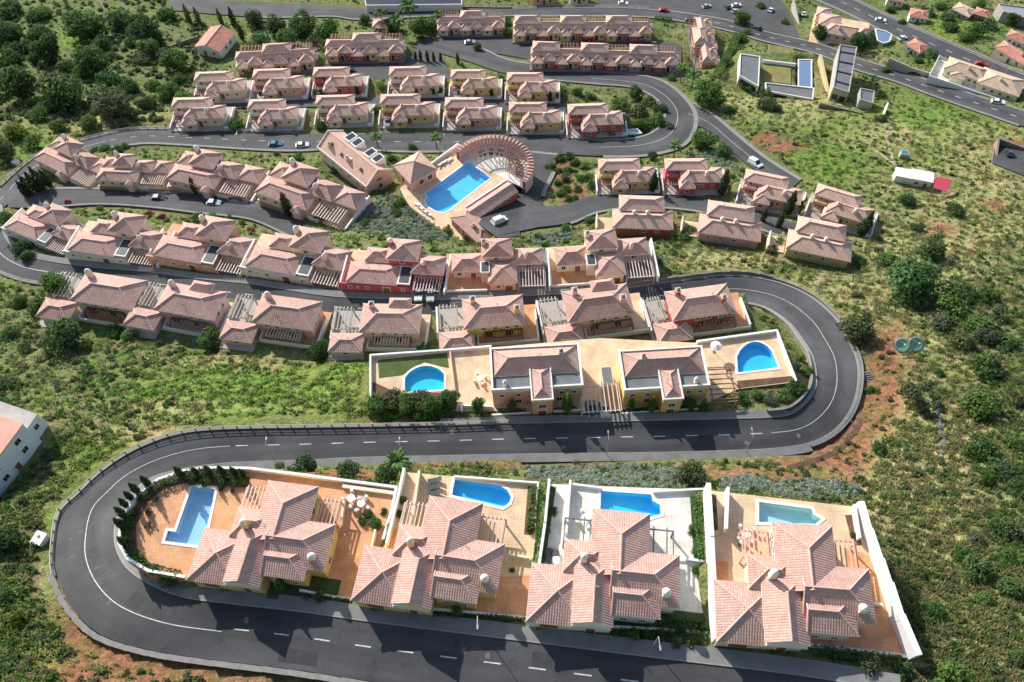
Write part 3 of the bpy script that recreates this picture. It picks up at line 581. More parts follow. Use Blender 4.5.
# ------------------------------------------------------------------ house kit
MESH = {}
def cached(key, fn):
    if key not in MESH: MESH[key] = fn()
    return MESH[key]
class House:
    def __init__(s, name, pl, label, cat='house', group=None, roof='roof', wall='cream'):
        s.r = empty(name, pl['loc'], pl['yaw'], pl['s']); tag(s.r, label, cat, group); s.roofm = M[roof]; s.w = M[wall]; s.last = None
    def wall(s, x0, x1, y0, y1, z1, z0=-2.0, mat=None, name='wall'):
        return MB().box(x0, x1, y0, y1, z0, z1).build(name, mat or s.w, s.r)
    def hip(s, x0, x1, y0, y1, z, h, axis='x', e0=1, e1=1, ov=0.4, gable=None, ridge=True):
        x0, x1, y0, y1 = x0 - ov, x1 + ov, y0 - ov, y1 + ov
        if axis == 'y': sw = lambda a, b, c: (b, a, c); x0, x1, y0, y1 = y0, y1, x0, x1
        else: sw = lambda a, b, c: (a, b, c)
        ym, hf = (y0 + y1) / 2, (y1 - y0) / 2
        ra, rb = x0 + e0 * hf, x1 - e1 * hf
        if ra > rb: ra = rb = (ra + rb) / 2
        zt = z + h; mb = MB()
        def q(*pts, m=0):
            pts = [sw(*p) for p in pts]
            if axis == 'y': pts = pts[::-1]
            if ra == rb: pts = [p for i, p in enumerate(pts) if p != pts[i - 1]]
            mb.quad(*pts, m=m)
        q((x0,y0,z),(x1,y0,z),(rb,ym,zt),(ra,ym,zt)); q((x1,y1,z),(x0,y1,z),(ra,ym,zt),(rb,ym,zt))
        q((x0,y1,z),(x0,y0,z),(ra,ym,zt), m=0 if e0 else 1); q((x1,y0,z),(x1,y1,z),(rb,ym,zt), m=0 if e1 else 1)
        d = z - 0.22
        q((x0,y0,d),(x1,y0,d),(x1,y0,z),(x0,y0,z), m=2); q((x1,y0,d),(x1,y1,d),(x1,y1,z),(x1,y0,z), m=2)
        q((x1,y1,d),(x0,y1,d),(x0,y1,z),(x1,y1,z), m=2); q((x0,y1,d),(x0,y0,d),(x0,y0,z),(x0,y1,z), m=2); q((x0,y0,d),(x0,y1,d),(x1,y1,d),(x1,y0,d), m=2)
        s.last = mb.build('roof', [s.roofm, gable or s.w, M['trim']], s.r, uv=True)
        if ridge:
            t = MB(); L = [((ra,ym,zt),(rb,ym,zt))] if rb - ra > .1 else []
            L += [((x0,y0,z),(ra,ym,zt)),((x0,y1,z),(ra,ym,zt))] if e0 else []
            L += [((x1,y0,z),(rb,ym,zt)),((x1,y1,z),(rb,ym,zt))] if e1 else []
            for a, b in L: t.tube(sw(*a), sw(*b), 0.13, n=5)
            t.build('ridge_tiles', M['ridge'], s.last)
        return s.last
    def wing(s, x0, x1, y0, y1, z, h, axis='x', e0=1, e1=1, mat=None, **k):
        s.wall(x0, x1, y0, y1, z - 0.12, mat=mat); return s.hip(x0, x1, y0, y1, z, h, axis, e0, e1, **k)
    def win(s, x, y, z, w_=0.9, h_=1.1, face='f', trim='trim'):
        rz = {'f': 0, 'r': math.pi / 2, 'b': math.pi, 'l': -math.pi / 2}[face]
        def mk():
            m = MB(); a, b = w_ / 2, h_
            m.box(-a-.14, a+.14, -.1, .05, -.14, 0).box(-a-.14, a+.14, -.09, .05, b, b+.14).box(-a-.14, -a, -.085, .05, 0, b).box(a, a+.14, -.085, .05, 0, b).box(-.025, .025, -.07, .05, 0, b)
            return m.mesh('window', M[trim])
        fr = inst(cached(('w', w_, h_, trim), mk), 'window', s.r, (x, y, z), rz)
        inst(cached(('p', w_, h_), lambda: MB().box(-w_/2, w_/2, -.04, .04, 0, h_).mesh('pane', M['glass'])), 'pane', fr); return fr
    def door(s, x, y, w_=1.0, h_=2.1, face='f', mat='door', name='door', z=0):
        rz = {'f': 0, 'r': math.pi / 2, 'b': math.pi, 'l': -math.pi / 2}[face]
        def mk():
            m = MB().box(-w_/2, w_/2, -.06, .05, 0, h_, 0); m.box(-w_/2-.15, -w_/2, -.12, .05, 0, h_, 1).box(w_/2, w_/2+.15, -.12, .05, 0, h_, 1).box(-w_/2-.15, w_/2+.15, -.13, .05, h_, h_+.16, 1)
            return m.mesh(name, [M[mat], M['trim']])
        return inst(cached(('d', w_, h_, mat, name), mk), name, s.r, (x, y, z), rz)
    def chim(s, x, y, z0, z1, r=0.45, wall=None, kind='tile', parent=None):
        m = MB().box(x - r, x + r, y - r, y + r, z0, z1 - .25, 0)
        if kind == 'round':
            m.tube((x, y, z1 - .25), (x, y, z1), r * 1.15, r * 1.25, 12, 1)
            for k in range(3): m.tube((x, y, z1 + k * .22), (x, y, z1 + .22 + k * .22), r * (1.3, 1.12, .8)[k], r * (1.12, .8, .25)[k], 12, 1)
        else:
            m.box(x - r - .08, x + r + .08, y - r - .08, y + r + .08, z1 - .25, z1 - .12, 1)
            m.tube((x, y, z1 - .12), (x, y, z1 + .3), r * 1.35, 0.1, 4, 2)
        return m.build('chimney', [wall or s.w, M['trim'], s.roofm], parent or s.last or s.r)
    def pergola(s, x0, x1, y0, y1, z, n, along='y', mat='wood', posts=True, mats=None):
        m = MB(); sw = 0.14; ends = (((x0, y0), (x1, y0)), ((x0, y1), (x1, y1))) if along == 'y' else (((x0, y0), (x0, y1)), ((x1, y0), (x1, y1)))
        for a, b in ends: m.box(min(a[0], b[0]) - .09, max(a[0], b[0]) + .09, min(a[1], b[1]) - .09, max(a[1], b[1]) + .09, z - .22, z)
        for q0 in ((x0, x1) if along == 'y' else (y0, y1)):
            m.box(*((q0 - .08, q0 + .08, y0, y1) if along == 'y' else (x0, x1, q0 - .08, q0 + .08)), z - .2, z - .02)
        if posts:
            for p in ((x0, y0), (x1, y0), (x0, y1), (x1, y1)): m.box(p[0] - .12, p[0] + .12, p[1] - .12, p[1] + .12, -.3, z - .22)
        pg = m.build('pergola', M[mat], s.r)
        if along == 'y':
            me_ = cached(('sl', round(y1 - y0, 2), mat, mats), lambda: MB().box(-.09, .09, -.4, y1 - y0 + .4, 0, .2).mesh('slat', M[mats or mat]))
            for k in range(n): inst(me_, 'slat', pg, (x0 + (x1 - x0) * (k + .5) / n, y0, z + .003))
        else:
            me_ = cached(('sx', round(x1 - x0, 2), mat, mats), lambda: MB().box(-.4, x1 - x0 + .4, -.09, .09, 0, .2).mesh('slat', M[mats or mat]))
            for k in range(n): inst(me_, 'slat', pg, (x0, y0 + (y1 - y0) * (k + .5) / n, z + .003))
        return pg
    def slab(s, x0, x1, y0, y1, mat, name='patio', z=0.0, th=2.5): return MB().box(x0, x1, y0, y1, z - th, z).build(name, M[mat], s.r)
    def parapet(s, pts, h, th=0.3, mat='white', z0=-1.8, name='boundary_wall'):
        m = MB()
        for a, b in zip(pts[:-1], pts[1:]):
            x0, x1 = min(a[0], b[0]), max(a[0], b[0]); y0, y1 = min(a[1], b[1]), max(a[1], b[1]); m.box(x0 - th/2, x1 + th/2, y0 - th/2, y1 + th/2, z0, h)
        return m.build(name, M[mat], s.r)

NAMECOL = {'cream': 'cream', 'yellow': 'yellow', 'salmon': 'salmon', 'red': 'brick red', 'crimson': 'crimson', 'pink': 'pink', 'rose': 'dusky rose', 'white': 'white', 'ochre': 'ochre', 'peach': 'peach'}
CNT = {}
def house_A(pl, k, i):
    land = ['with pink hip roofs beside the curved pool terrace at the left hairpin', 'with pink hip roofs, second along the lower road', 'with pink hip roofs and white pool terrace on the lower road', 'with pink hip roofs at the right end of the lower road'][i]
    h = House('villa', pl, 'large %s villa %s' % (NAMECOL[k['wall']], land), 'villa', 'villas along the lower road', 'roof', k['wall'])
    h.wing(0, 7.4, 0, 7.6, 3.2, 2.1, 'x'); h.win(-.03, 3.6, 1.1, 1.2, 1.1, 'l')
    h.wing(6.0, 11.4, 0.06, 8.8, 4.5, 1.9, 'y', e0=0, e1=1, ov=0.25); h.chim(7.0, 8.4, 3.5, 7.2, 0.42, kind='round')
    h.wing(8.3, 15.9, 7.0, 16.2, 4.6, 2.1, 'y', e0=0.02)
    h.wing(11.35, 20.2, 3.7, 10.4, 4.62, 2.1, 'x', e0=0.02)
    h.wing(4.6, 10.4, 7.4, 11.4, 3.9, 1.6, 'x')
    h.wing(11.7, 17.6, 1.9, 6.5, 4.7, 1.35, 'x', e0=0.02); h.chim(18.6, 4.9, 2.0, 6.2, 0.5, kind='round')
    m = MB(); n = 10; pts = [(6.0 + 5.4 * j / n, 4.0 + 1.0 * math.sin(math.pi * j / n)) for j in range(n + 1)]
    for (xa, za), (xb, zb) in zip(pts[:-1], pts[1:]):
        b = len(m.v); m.v += [(xa,-.42,3.4),(xb,-.42,3.4),(xb,-.42,zb),(xa,-.42,za),(xa,-.05,3.4),(xb,-.05,3.4),(xb,-.05,zb),(xa,-.05,za)]
        for f in ((0,1,2,3),(5,4,7,6),(3,2,6,7),(1,0,4,5),(0,3,7,4),(1,5,6,2)): m.f.append(tuple(b + q for q in f)); m.m.append(0)
    m.build('pediment', M['trim'], h.r)
    h.door(2.9, 0, 2.6, 2.3, 'f', 'door', 'garage_door'); h.door(8.7, 0.04, 1.3, 2.3); h.win(13.2, 1.9, 1.0); h.win(15.8, 1.9, 1.0); h.win(13.2, 1.9, 3.2, .8, .9); h.win(15.8, 1.9, 3.2, .8, .9); h.win(17.63, 3.0, 3.0, .8, 1.0, 'r'); h.win(20.23, 6, 1.0, 1.0, 1.2, 'r'); h.win(20.23, 8.5, 2.8, .8, 1.0, 'r'); h.win(8.27, 13, 2.6, 1, 1.2, 'l'); h.win(8.27, 15, 2.6, 1, 1.2, 'l'); h.win(15.93, 13, 2.6, 1, 1.2, 'r')
    pm = ['slatw', 'slatw', 'metal', 'salmon'][i]
    if i != 2:
        h.pergola(4.0, 7.8, 11.8, 15.6, 2.7, 6, 'y', pm); h.pergola(16.1, 20.0, 10.8, 15.2, 2.7, 6, 'y', pm)
    else:
        h.pergola(4.0, 7.8, 11.8, 15.4, 2.7, 2, 'y', 'grey'); h.pergola(16.1, 20.0, 11, 15.0, 2.7, 2, 'y', 'grey')
    fm = k['front']
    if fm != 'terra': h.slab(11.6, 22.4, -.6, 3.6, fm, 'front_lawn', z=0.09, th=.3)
def house_B(pl, k, i):
    h = House('villa', pl, '%s two storey house with projecting bay, %s of the pair above the straight road' % (NAMECOL[k['wall']], ['left', 'right'][i]), 'house', 'pair of bay fronted houses', 'roof', k['wall'])
    h.wall(0, 16, 0, 8.6, 5.5)
    for x0, x1, y0, y1 in ((-.15, 16.15, -.12, .22), (-.15, 16.15, 8.4, 8.75), (-.14, .22, .23, 8.39), (15.78, 16.14, .23, 8.39)): MB().box(x0, x1, y0, y1, 5.0, 6.15).build('parapet', M['trim'], h.r)
    MB().box(.2, 15.8, .2, 8.4, 5.4, 5.6).build('flat_roof', M['grey'], h.r)
    h.hip(0.6, 15.4, 3.0, 8.2, 5.75, 1.7, 'x', ov=.2); h.chim((12.6, 4.2)[i], 6.3, 5.6, 7.9, .4, M['trim'] if i == 0 else None)
    h.wall(6.9, 10.5, -2.6, 4.0, 5.9)
    for x0, x1, y0, y1 in ((6.75, 7.0, -2.75, 4.1), (10.4, 10.65, -2.75, 4.1), (7.01, 10.39, -2.75, -2.5), (7.01, 10.39, 3.9, 4.1)): MB().box(x0, x1, y0, y1, 5.7, 6.4).build('parapet', M['trim'], h.r)
    h.hip(7.1, 10.3, -2.4, 3.8, 6.1, 1.0, 'y', ov=.05)
    h.chim((2.3, 13.6)[i], 1.0, 5.3, 6.7, .35, M['trim'], 'round')
    h.door(8.7, -2.6, 1.5, 2.3); h.win(8.7, -2.6, 3.2, 1.2, 1.2)
    for x in (1.6, 4.6, 12.4, 14.6): h.win(x, 0, 3.3, .8, .9)
    for x in (4.6, 12.0): h.win(x, 0, .7, 1.0, 1.4)
    h.parapet([(-.3, -2.2), (6.6, -2.2)], .9); h.parapet([(10.8, -2.2), (16.3, -2.2)], .9)
    if i == 1:
        h.wall(-3.6, -1.4, 3.0, 7.2, 2.8, mat=M['cream'], name='annex'); MB().box(-3.4, -1.6, 3.2, 7.0, 2.7, 2.9).build('flat_roof', M['grey'], h.r)
        h.pergola(-8.2, -.6, -2.4, 3.0, 2.7, 9, 'y', 'slatw'); h.pergola(17.0, 21.5, -2.0, 5.6, 2.7, 7, 'x', 'wood')
        for x in (-9, 16.4): pass
def house_C(pl, k, i):
    h = House('house', pl, '%s house with wide roof and pergola, %s from left behind the pools' % (NAMECOL[k['wall']], ORD[i]), 'house', 'pergola fronted houses', 'roof', k['wall'])
    m0 = 6 + (-1.7, -2.2, -2.0, -1.9, -3.0, -3.7, -4.4)[i]; m1 = m0 + (11.4, 11.4, 11.2, 10.8, 10.6, 11.0, 11.4)[i]; R_ = 16.3
    h.slab(m0 + .3, R_ + .3, -.2, 8.6, ('terra', 'beige')[i % 2]); h.slab(-2.6, m0 + .28, -2.6, 9.2, 'stonegrey', 'driveway', z=-.03); h.wing(m0, m1, 2.0, 7.9, 3.9, 1.6, 'x', ov=.45)
    h.chim(m0 + 1.6, 6.9, 4, 6.2, .45, kind='round' if i < 3 else 'tile')
    if i > 3: h.chim(m0 + 9.6, 4.0, 4.2, 6.3, .45)
    if i in (3, 5, 1): h.hip(m0 + 5, m0 + 9, 7.2, 9.0, 4.8, 0.8, 'x', ov=.2, ridge=False)
    h.wing(-1.8, 4.0, -1.5, 2.1, 2.1, 1.0, 'x'); h.win(1.0, -1.5, .7)
    h.pergola(6.3, 13.4, .35, 1.8, 2.1, 12, 'y', 'wood' if k['wall'] not in ('cream', 'yellow') else 'door', mats='slatw' if i in (2, 3) else None)
    h.parapet([(5.0, 0), (16.3, 0)], .8); h.parapet([(16.3, .3), (16.3, 6.4)], 1.2, mat='white'); h.parapet([(5.0, .3), (5.0, 2.0)], 1.0)
    for x in (6.2, 8.4, 10.6, 12.4): h.win(x, 2.0, 2.45, .7, .95)
    for x in (7, 11): h.door(x, 2.0, 1.4, 2.0, mat='glass', name='patio_door')
    h.win(m1 + .03, 4, 2.2, .8, 1.1, 'r'); h.win(m1 + .03, 6, 2.2, .8, 1.1, 'r'); h.win(m0 - .03, 5, 2.2, .8, 1.1, 'l')
    h.pergola(-2.2, min(m0 - 1.2, 1.4), 3.4, 8.2, 2.2, 5, 'y', 'rail'); h.parapet([(-2.5, 2), (-2.5, 9)], 1.1)
def house_D(pl, k, i):
    h = House('house', pl, '%s house with small hip roofs, %s from left along the middle street' % (NAMECOL[k['wall']], ORD[i]), 'house', 'clustered roof houses', 'roof', k['wall'])
    h.slab(-.4, 16.2, 0.2, 11.6, 'terra' if i in (2, 5) else 'beige'); h.slab(16.25, 23.8, -.4, 11.6, 'concrete', 'driveway', z=-.02)
    mirrored = i in (5, 6)
    if not mirrored:
        h.wing(1.6, 12.9, .25, 5.7, 2.9, 1.3, 'x', ov=.25); h.parapet([(-.1, 0), (16.0, 0)], 2.5, .3, 'trim' if k['wall'] in ('cream', 'peach') else k['wall'], name='street_wall'); h.parapet([(-.1, .3), (-.1, 8)], 2.2)
        h.wall(13.2, 15.9, .4, 5.4, 3.0); MB().box(13.1, 16.0, .3, 5.5, 2.9, 3.2).build('parapet', M['trim'], h.r); MB().box(13.45, 15.65, .7, 5.1, 3.15, 3.27).build('solar_panel', M['panel'], h.r)
        h.door(10.6, -.16, 1.6, 2.0); h.win(2.2, -.15, 1.0, .7, .8); h.win(6.2, -.15, 1.0, .7, .8); h.win(14.4, -.15, 1.2, .6, .7); h.win(4, -.15, 1.2, .4, .5)
        h.wing(10.3, 17.0, 5.8, 11.2, 5.2, 1.9, 'y'); h.chim(10.4, 9.6, 4.4, 6.9, .5, kind='round'); h.win(13.5, 5.8, 3.6)
        h.wing(5.0, 10.0, 6.2, 9.6, 3.4, 1.2, 'x')
        h.wing(16.2, 23.0, 3.5, 8.0, 3.8, 1.5, 'x'); h.chim(18.6, 4.6, 3.8, 5.7, .42, kind='round'); h.win(18.5, 3.5, 1.8); h.door(21, 3.5, 1.1, 2.0); h.win(23.03, 5.6, 2.0, .8, 1, 'r')
    else:
        h.slab(-.3, 9.4, .3, 4.8, 'terra', 'front_terrace', .12, .5)
        h.wing(1.6, 8.4, 4.2, 8.6, 3.0, 1.4, 'x'); h.parapet([(-.1, 0), (9.2, 0)], 1.0); h.win(3.0, 4.2, 1.1); h.door(6.2, 4.2, 1.2, 2.0)
        h.wall(8.0, 10.0, 2.6, 5.6, 4.0); MB().box(7.9, 10.1, 2.5, 5.7, 3.9, 4.2).build('parapet', M['trim'], h.r); MB().box(8.2, 9.8, 2.8, 5.4, 4.15, 4.3).build('solar_panel', M['panel'], h.r)
        h.wing(10.0, 16, .2, 6.0, 3.4, 1.5, 'x'); h.win(12, .2, 1.2, .8, .9); h.door(14.4, .2, 1.8, 2.0, name='garage_door')
        h.wing(8.6, 15.0, 6.4, 11.2, 5.2, 1.7, 'y'); h.chim(8.8, 9.8, 4.4, 6.8, .5); h.win(11.6, 6.4, 3.8)
        h.wing(16.0, 22.0, 5.6, 9.6, 3.3, 1.3, 'x'); h.chim(18.4, 6.6, 3.6, 5.2, .4, kind='round'); h.win(19, 5.6, 1.4); h.parapet([(-.1, .3), (-.1, 8.6)], 1.6)
    h.pergola(16.6, 22.8, -.3, 3.3 if not mirrored else 4.8, 2.4, 9, 'y', 'slatw' if i != 0 else 'wood', mats='slatw')
    h.parapet([(23.8, -.2), (23.8, 10.4)], 2.2, .35)
def house_E(pl, k, i):
    h = House('house', pl, '%s house with clustered hip roofs, %s from left in the upper left row' % (NAMECOL[k['wall']], ORD[i]), 'house', 'terrace row houses', 'roof', k['wall'])
    h.slab(-.4, 22.6, .2, 10.6, 'beige'); h.wing(.3, 13, 0.2, 5.0, 3.0, 1.3, 'x', ov=.3); h.wing(4.5, 10.6, 5.2, 10.0, 4.4, 1.7, 'y'); h.chim(4.9, 9.0, 4.0, 6.2, .5, kind='round')
    h.wing(.6, 4.3, 5.8, 9.6, 3.0, 1.1, 'y'); h.wing(11, 16.8, 4.4, 8.6, 3.4, 1.4, 'x'); h.chim(12.8, 5.4, 3.6, 5.2, .42, kind='round'); h.win(14, 4.4, 1.6)
    h.door(11, .2, 1.6, 2.1); h.win(2, .2, 1.1, .8, .9); h.win(5, .2, 1.1, .8, .9); h.win(8, .2, 1.1, .8, .9); h.wall(10.2, 11.9, -1.2, .1, 2.7); h.hip(10.2, 11.9, -1.2, .6, 2.8, .6, 'y', ov=.2, ridge=False)
    h.wing(17.6, 22.6, 4.8, 9.0, 3.1, 1.3, 'x'); h.win(20, 4.8, 1.0); h.pergola(14.4, 21.4, .2, 4.0, 2.3, 10, 'y', 'slatw'); h.parapet([(13.4, 0), (16, 0)], 1.0); h.parapet([(22.8, 0), (22.8, 10)], 1.6, .3)
ROWN = ['in the right hand street below the loop', 'in the rear of two far rows', 'in the front of two far rows']
def house_F(pl, k, i):
    r = k['row']; n = CNT.get(('F', r), 0); CNT[('F', r)] = n + 1
    h = House('house', pl, '%s house with stepped roofs, %s from left %s' % (NAMECOL[k['wall']], ORD[n], ROWN[r]), 'house', 'houses with stepped paired roofs', 'roof2', k['wall'])
    h.slab(-.4, 18.4, -1.0, 9.6, 'stonegrey'); h.wing(.6, 12.2, 4.9, 8.8, 4.5, 1.1, 'x'); h.wing(5.0, 16.6, 1.0, 6.2, 3.5, 1.4, 'x')
    h.wing(4.4, 8.4, -.9, 2.6, 2.8, 1.1, 'x'); h.chim(12.0, 2.6, 3.4, 5.3, .45, M['trim'], 'round'); h.chim(7.2, 3.3, 3.6, 5.2, .4)
    h.win(6.4, -.9, .9, 1.2, .9); h.win(11, 1.0, 1.2, .8, .9); h.win(14, 1.0, 1.2, .8, .9); h.door(9.3, 1.0, 1.2, 2.1); h.win(16.63, 4, 1.2, .8, .9, 'r')
    h.wall(.8, 4.3, 3.2, 4.0, 3.5, 2.4, name='carport_lintel')
    h.pergola(.9, 4.2, .8, 3.1, 2.3, 5, 'y', 'wood'); h.win(2.4, 4.9, 3.0, .8, .9)
    h.parapet([(16.9, -.6), (18.2, -.6)], 1.0); h.parapet([(18.2, -.3), (18.2, 8)], 1.2); h.parapet([(-.3, -.3), (-.3, 6)], 1.0)
def house_K(pl, k, i):
    h = House('house', pl, '%s house with two tier salmon roof, %s from left above the grassy bank' % (NAMECOL[k['wall']], ORD[i]), 'house', 'two tier roof houses', 'roof2', k['wall'])
    h.wing(1.6, 12.8, 5.0, 9.6, 4.7, 1.5, 'x'); h.wing(0, 15, .1, 5.8, 3.3, 1.6, 'x'); h.chim(5.2, 3.6, 3.8, 5.4, .45, M['trim'], 'round'); h.chim(8.6, 3.6, 3.8, 5.4, .45, M['trim'], 'round')
    for x in ((8, 11.4) if i == 0 else (2.4, 5.6, 9)): h.win(x, .1, 1.5, .8, .8)
    h.win(15.03, 3, 1.4, .8, .9, 'r'); h.win(-.03, 3, 1.4, .8, .9, 'l'); h.door(6, 9.6, 1.1, 2.1, 'b')
    h.slab(-4.6, -.2, 1.0, 6.0, 'beige'); h.parapet([(-4.4, 1.2), (-4.4, 6)], 1.6, mat='cream')
def house_N(pl, k, i):
    n = k['n']; lab = ['salmon terrace block left of the car court', 'yellow fronted terrace block beside the cypress row', 'peach terrace block behind the palm garden', 'yellow and red terrace block, longest one behind', 'dusky rose terrace block along the loop road', 'salmon terrace block standing end-on by the green hedge'][i]
    h = House('terrace_block', pl, lab + ' with many salmon hip roofs', 'apartment block', 'terraced blocks at the top', 'roof2', k['wall']); Wd = k['xr']
    alt = [M[k['wall']], M['red'] if k['wall'] in ('yellow', 'rose') else M['salmon']]
    h.wing(0, Wd, 3.4, 6.8, 3.8, 1.2, 'x')
    for j in range(n):
        x = 8.6 * j if n > 2 else 6.5 * j; u = 8.6 if n > 2 else 6.5
        h.wing(x + .2, x + u * .47, .2, 4.6, 2.7, 1.1, 'x', mat=alt[j % 2]); h.wing(x + u * .5, x + u * .98, 1.0, 4.8, 3.3, 1.2, 'x', mat=alt[(j + 1) % 2])
        if j % 2 == (0 if n > 3 else 1): h.wing(x + .5, x + u * 1.1, 4.4, 8.6, 5.0, 1.4, 'x'); h.chim(x + 2, 5.6, 4, 6.4, .4)
        h.win(x + u * .25, .2, 1.0, .9, 1.0); h.door(x + u * .62, 1.0, 1.1, 2.1, mat='dark'); h.win(x + u * .84, 1.0, 1.0, .9, 1.0)
        h.pergola(x + 1.0, x + u - .8, 7.2, 9.2, 4.2, 6, 'y', 'wood', posts=True)
    h.slab(-.5, Wd + .5, -.6, 9.6, 'concrete', 'forecourt', -.02)
def clutter(root, rnd_):
    roofs = [c for c in root.children if c.name.startswith('roof')]
    for q in range(rnd_.choice((1, 1, 2))):
        rf = rnd_.choice(roofs); bb = [Vector(v) for v in rf.bound_box]; x = (bb[0].x + bb[6].x) / 2 + rnd_.uniform(-.3, .3) * (bb[6].x - bb[0].x); y = (bb[0].y + bb[6].y) / 2; z1 = bb[6].z
        m = MB().tube((x, y, z1 - 1.2), (x, y, z1 + 1.1), .035, n=5)
        for k in range(4): m.tube((x - .4 + .06 * k, y, z1 + .5 + .15 * k), (x + .4 - .06 * k, y, z1 + .5 + .15 * k), .02, n=4)
        m.build('aerial', M['metal'], root)
BUILD = dict(A=house_A, B=house_B, C=house_C, D=house_D, E=house_E, F=house_F, K=house_K, N=house_N)
for kind, pl, k in PLACED:
    n = CNT.get(kind, 0); CNT[kind] = n + 1; BUILD[kind](pl, k, n)
for o_ in [o for o in bpy.data.objects if o.parent is None and o.get('category') in ('house', 'villa', 'apartment block')]: clutter(o_, random)

# ------------------------------------------------------------------ plots, pools, garden walls
def px_poly(poly, z): return [tuple(PZ(u, v, z)[:2]) for u, v in poly]
def smooth_poly(pts, n=5):
    p = catmull([(*q, 0) for q in pts + pts[:1]], n)[:-1]; return [(a[0], a[1]) for a in p]
def plot(name, poly, z, mat, th=3.5, holes=()):
    """a paved slab; pool shaped holes are cut out of it"""
    bm = bmesh.new(); edges = []
    for ring in [poly] + list(holes):
        vs = [bm.verts.new((x, y, z)) for x, y in ring]
        for a, b in zip(vs, vs[1:] + vs[:1]): edges.append(bm.edges.new((a, b)))
    bmesh.ops.triangle_fill(bm, use_beauty=True, use_dissolve=False, edges=edges)
    for f in list(bm.faces):
        c = f.calc_center_median()
        if any(bool(inpoly(np.array([c.x]), np.array([c.y]), h)[0]) for h in holes): bm.faces.remove(f)
    for f in bm.faces:
        if f.normal.z < 0: f.normal_flip()
    vs = [bm.verts.new((x, y, z)) for x, y in poly]; wv = [bm.verts.new((x, y, z - th)) for x, y in poly]
    for i in range(len(poly)):
        j = (i + 1) % len(poly); bm.faces.new((vs[i], vs[j], wv[j], wv[i]))
    me = bpy.data.meshes.new(name); bm.to_mesh(me); bm.free(); me.materials.append(M[mat]); me.update()
    o = bpy.data.objects.new(name, me); COL.objects.link(o); return tag(o, kind='structure')
def offset_poly(poly, d):
    a = sum(poly[i][0]*poly[(i+1)%len(poly)][1]-poly[(i+1)%len(poly)][0]*poly[i][1] for i in range(len(poly))); s = 1 if a > 0 else -1
    out = []; n = len(poly)
    for i in range(n):
        p0, p1, p2 = (Vector(poly[(i - 1) % n]), Vector(poly[i]), Vector(poly[(i + 1) % n]))
        n1 = Vector(((p1 - p0).y, -(p1 - p0).x)).normalized() * s; n2 = Vector(((p2 - p1).y, -(p2 - p1).x)).normalized() * s
        b = n1 + n2; b = b / max(b.length_squared / 2, .5) if b.length > .01 else n1
        out.append((p1.x + b.x * d, p1.y + b.y * d))
    return out
def pool(poly, z, lining, label, coping='trim', depth=1.5, steps=None):
    cx, cy = sum(p[0] for p in poly) / len(poly), sum(p[1] for p in poly) / len(poly)
    r = tag(empty('swimming_pool', (cx, cy, z)), label, 'pool', 'swimming pools')
    L = [(x - cx, y - cy) for x, y in poly]; n = len(L)
    xs_ = [x for x, _ in L]; dz_ = lambda x: -depth * (.55 + .45 * (x - min(xs_)) / (max(xs_) - min(xs_)))
    m = MB(); m.quad(*[(x, y, dz_(x)) for x, y in L])
    for i in range(n):
        j = (i + 1) % n; m.quad((*L[i], dz_(L[i][0])), (*L[j], dz_(L[j][0])), (*L[j], .02), (*L[i], .02))
    m.build('basin', M[lining], r)
    W_ = MB(); W_.quad(*[(x, y, -.14) for x, y in L]); W_.build('water', M['water'], r)
    O = offset_poly(L, .42); m = MB()
    for i in range(n):
        j = (i + 1) % n
        m.quad((*L[i], .06), (*L[j], .06), (*O[j], .06), (*O[i], .06)); m.quad((*O[i], -.1), (*O[j], -.1), (*O[j], .06), (*O[i], .06)); m.quad((*L[i], .06), (*L[j], .06), (*L[j], -.25), (*L[i], -.25))
    m.build('coping', M[coping], r)
    e0_ = Vector(L[0]) * .5 + Vector(L[1]) * .5; t_ = (Vector(L[1]) - Vector(L[0])).normalized()
    for sg in (-.28, .28): MB().tube((e0_.x + t_.x * sg, e0_.y + t_.y * sg, -.8), (e0_.x + t_.x * sg, e0_.y + t_.y * sg, .75), .035, n=6).build('ladder_rail', M['metal'], r)
    if steps:
        m = MB(); a, b = Vector(L[steps[0]]), Vector(L[steps[1]]); inn = Vector((-a.x - b.x, -a.y - b.y)).normalized()
        for q in range(3):
            p1, p2 = a + inn * .05, b + inn * .05; p3, p4 = b + inn * (.45 + .4 * (2 - q)), a + inn * (.45 + .4 * (2 - q))
            m.prism([tuple(p1), tuple(p2), tuple(p3), tuple(p4)], -depth, -1.1 + q * .35)
        m.build('step', M[lining], r)
    return r
def gwall(pts, z, h, th, mat, label, px=True, cap=None, z0=-2.5, cat='wall', name='garden_wall', group=None):
    W_ = [PZ(u, v, z)[:2] if px else np.array((u, v)) for u, v in pts]; m = MB(); o0 = W_[0]
    r = tag(empty(name, (o0[0], o0[1], z)), label, cat, group)
    for k, (a, b) in enumerate(zip(W_[:-1], W_[1:])):
        d = b - a; d = d / np.linalg.norm(d); nn = np.array((-d[1], d[0])) * th / 2; a, b = a - o0 - d * th * .3, b - o0 + d * th * .3
        hh = h[k] if isinstance(h, (list, tuple)) else h
        q = MB().prism([tuple(a - nn), tuple(b - nn), tuple(b + nn), tuple(a + nn)], z0, hh + .002 * k); q.build('wall_section', M[mat], r)
        if cap:
            nc = nn * 1.35; MB().prism([tuple(a - nc), tuple(b - nc), tuple(b + nc), tuple(a + nc)], hh + .002 * k, hh + .1 + .003 * k).build('coping', M[cap], r)
    return r
p1 = px_poly([(192,487),(215,489.5),(203,546),(173,542),(165,541),(168,531),(176,532)], VZ[0])
p2 = px_poly([(452,495),(455,479.5),(500,486),(507,490),(511,497),(509,503),(503,507)], VZ[1])
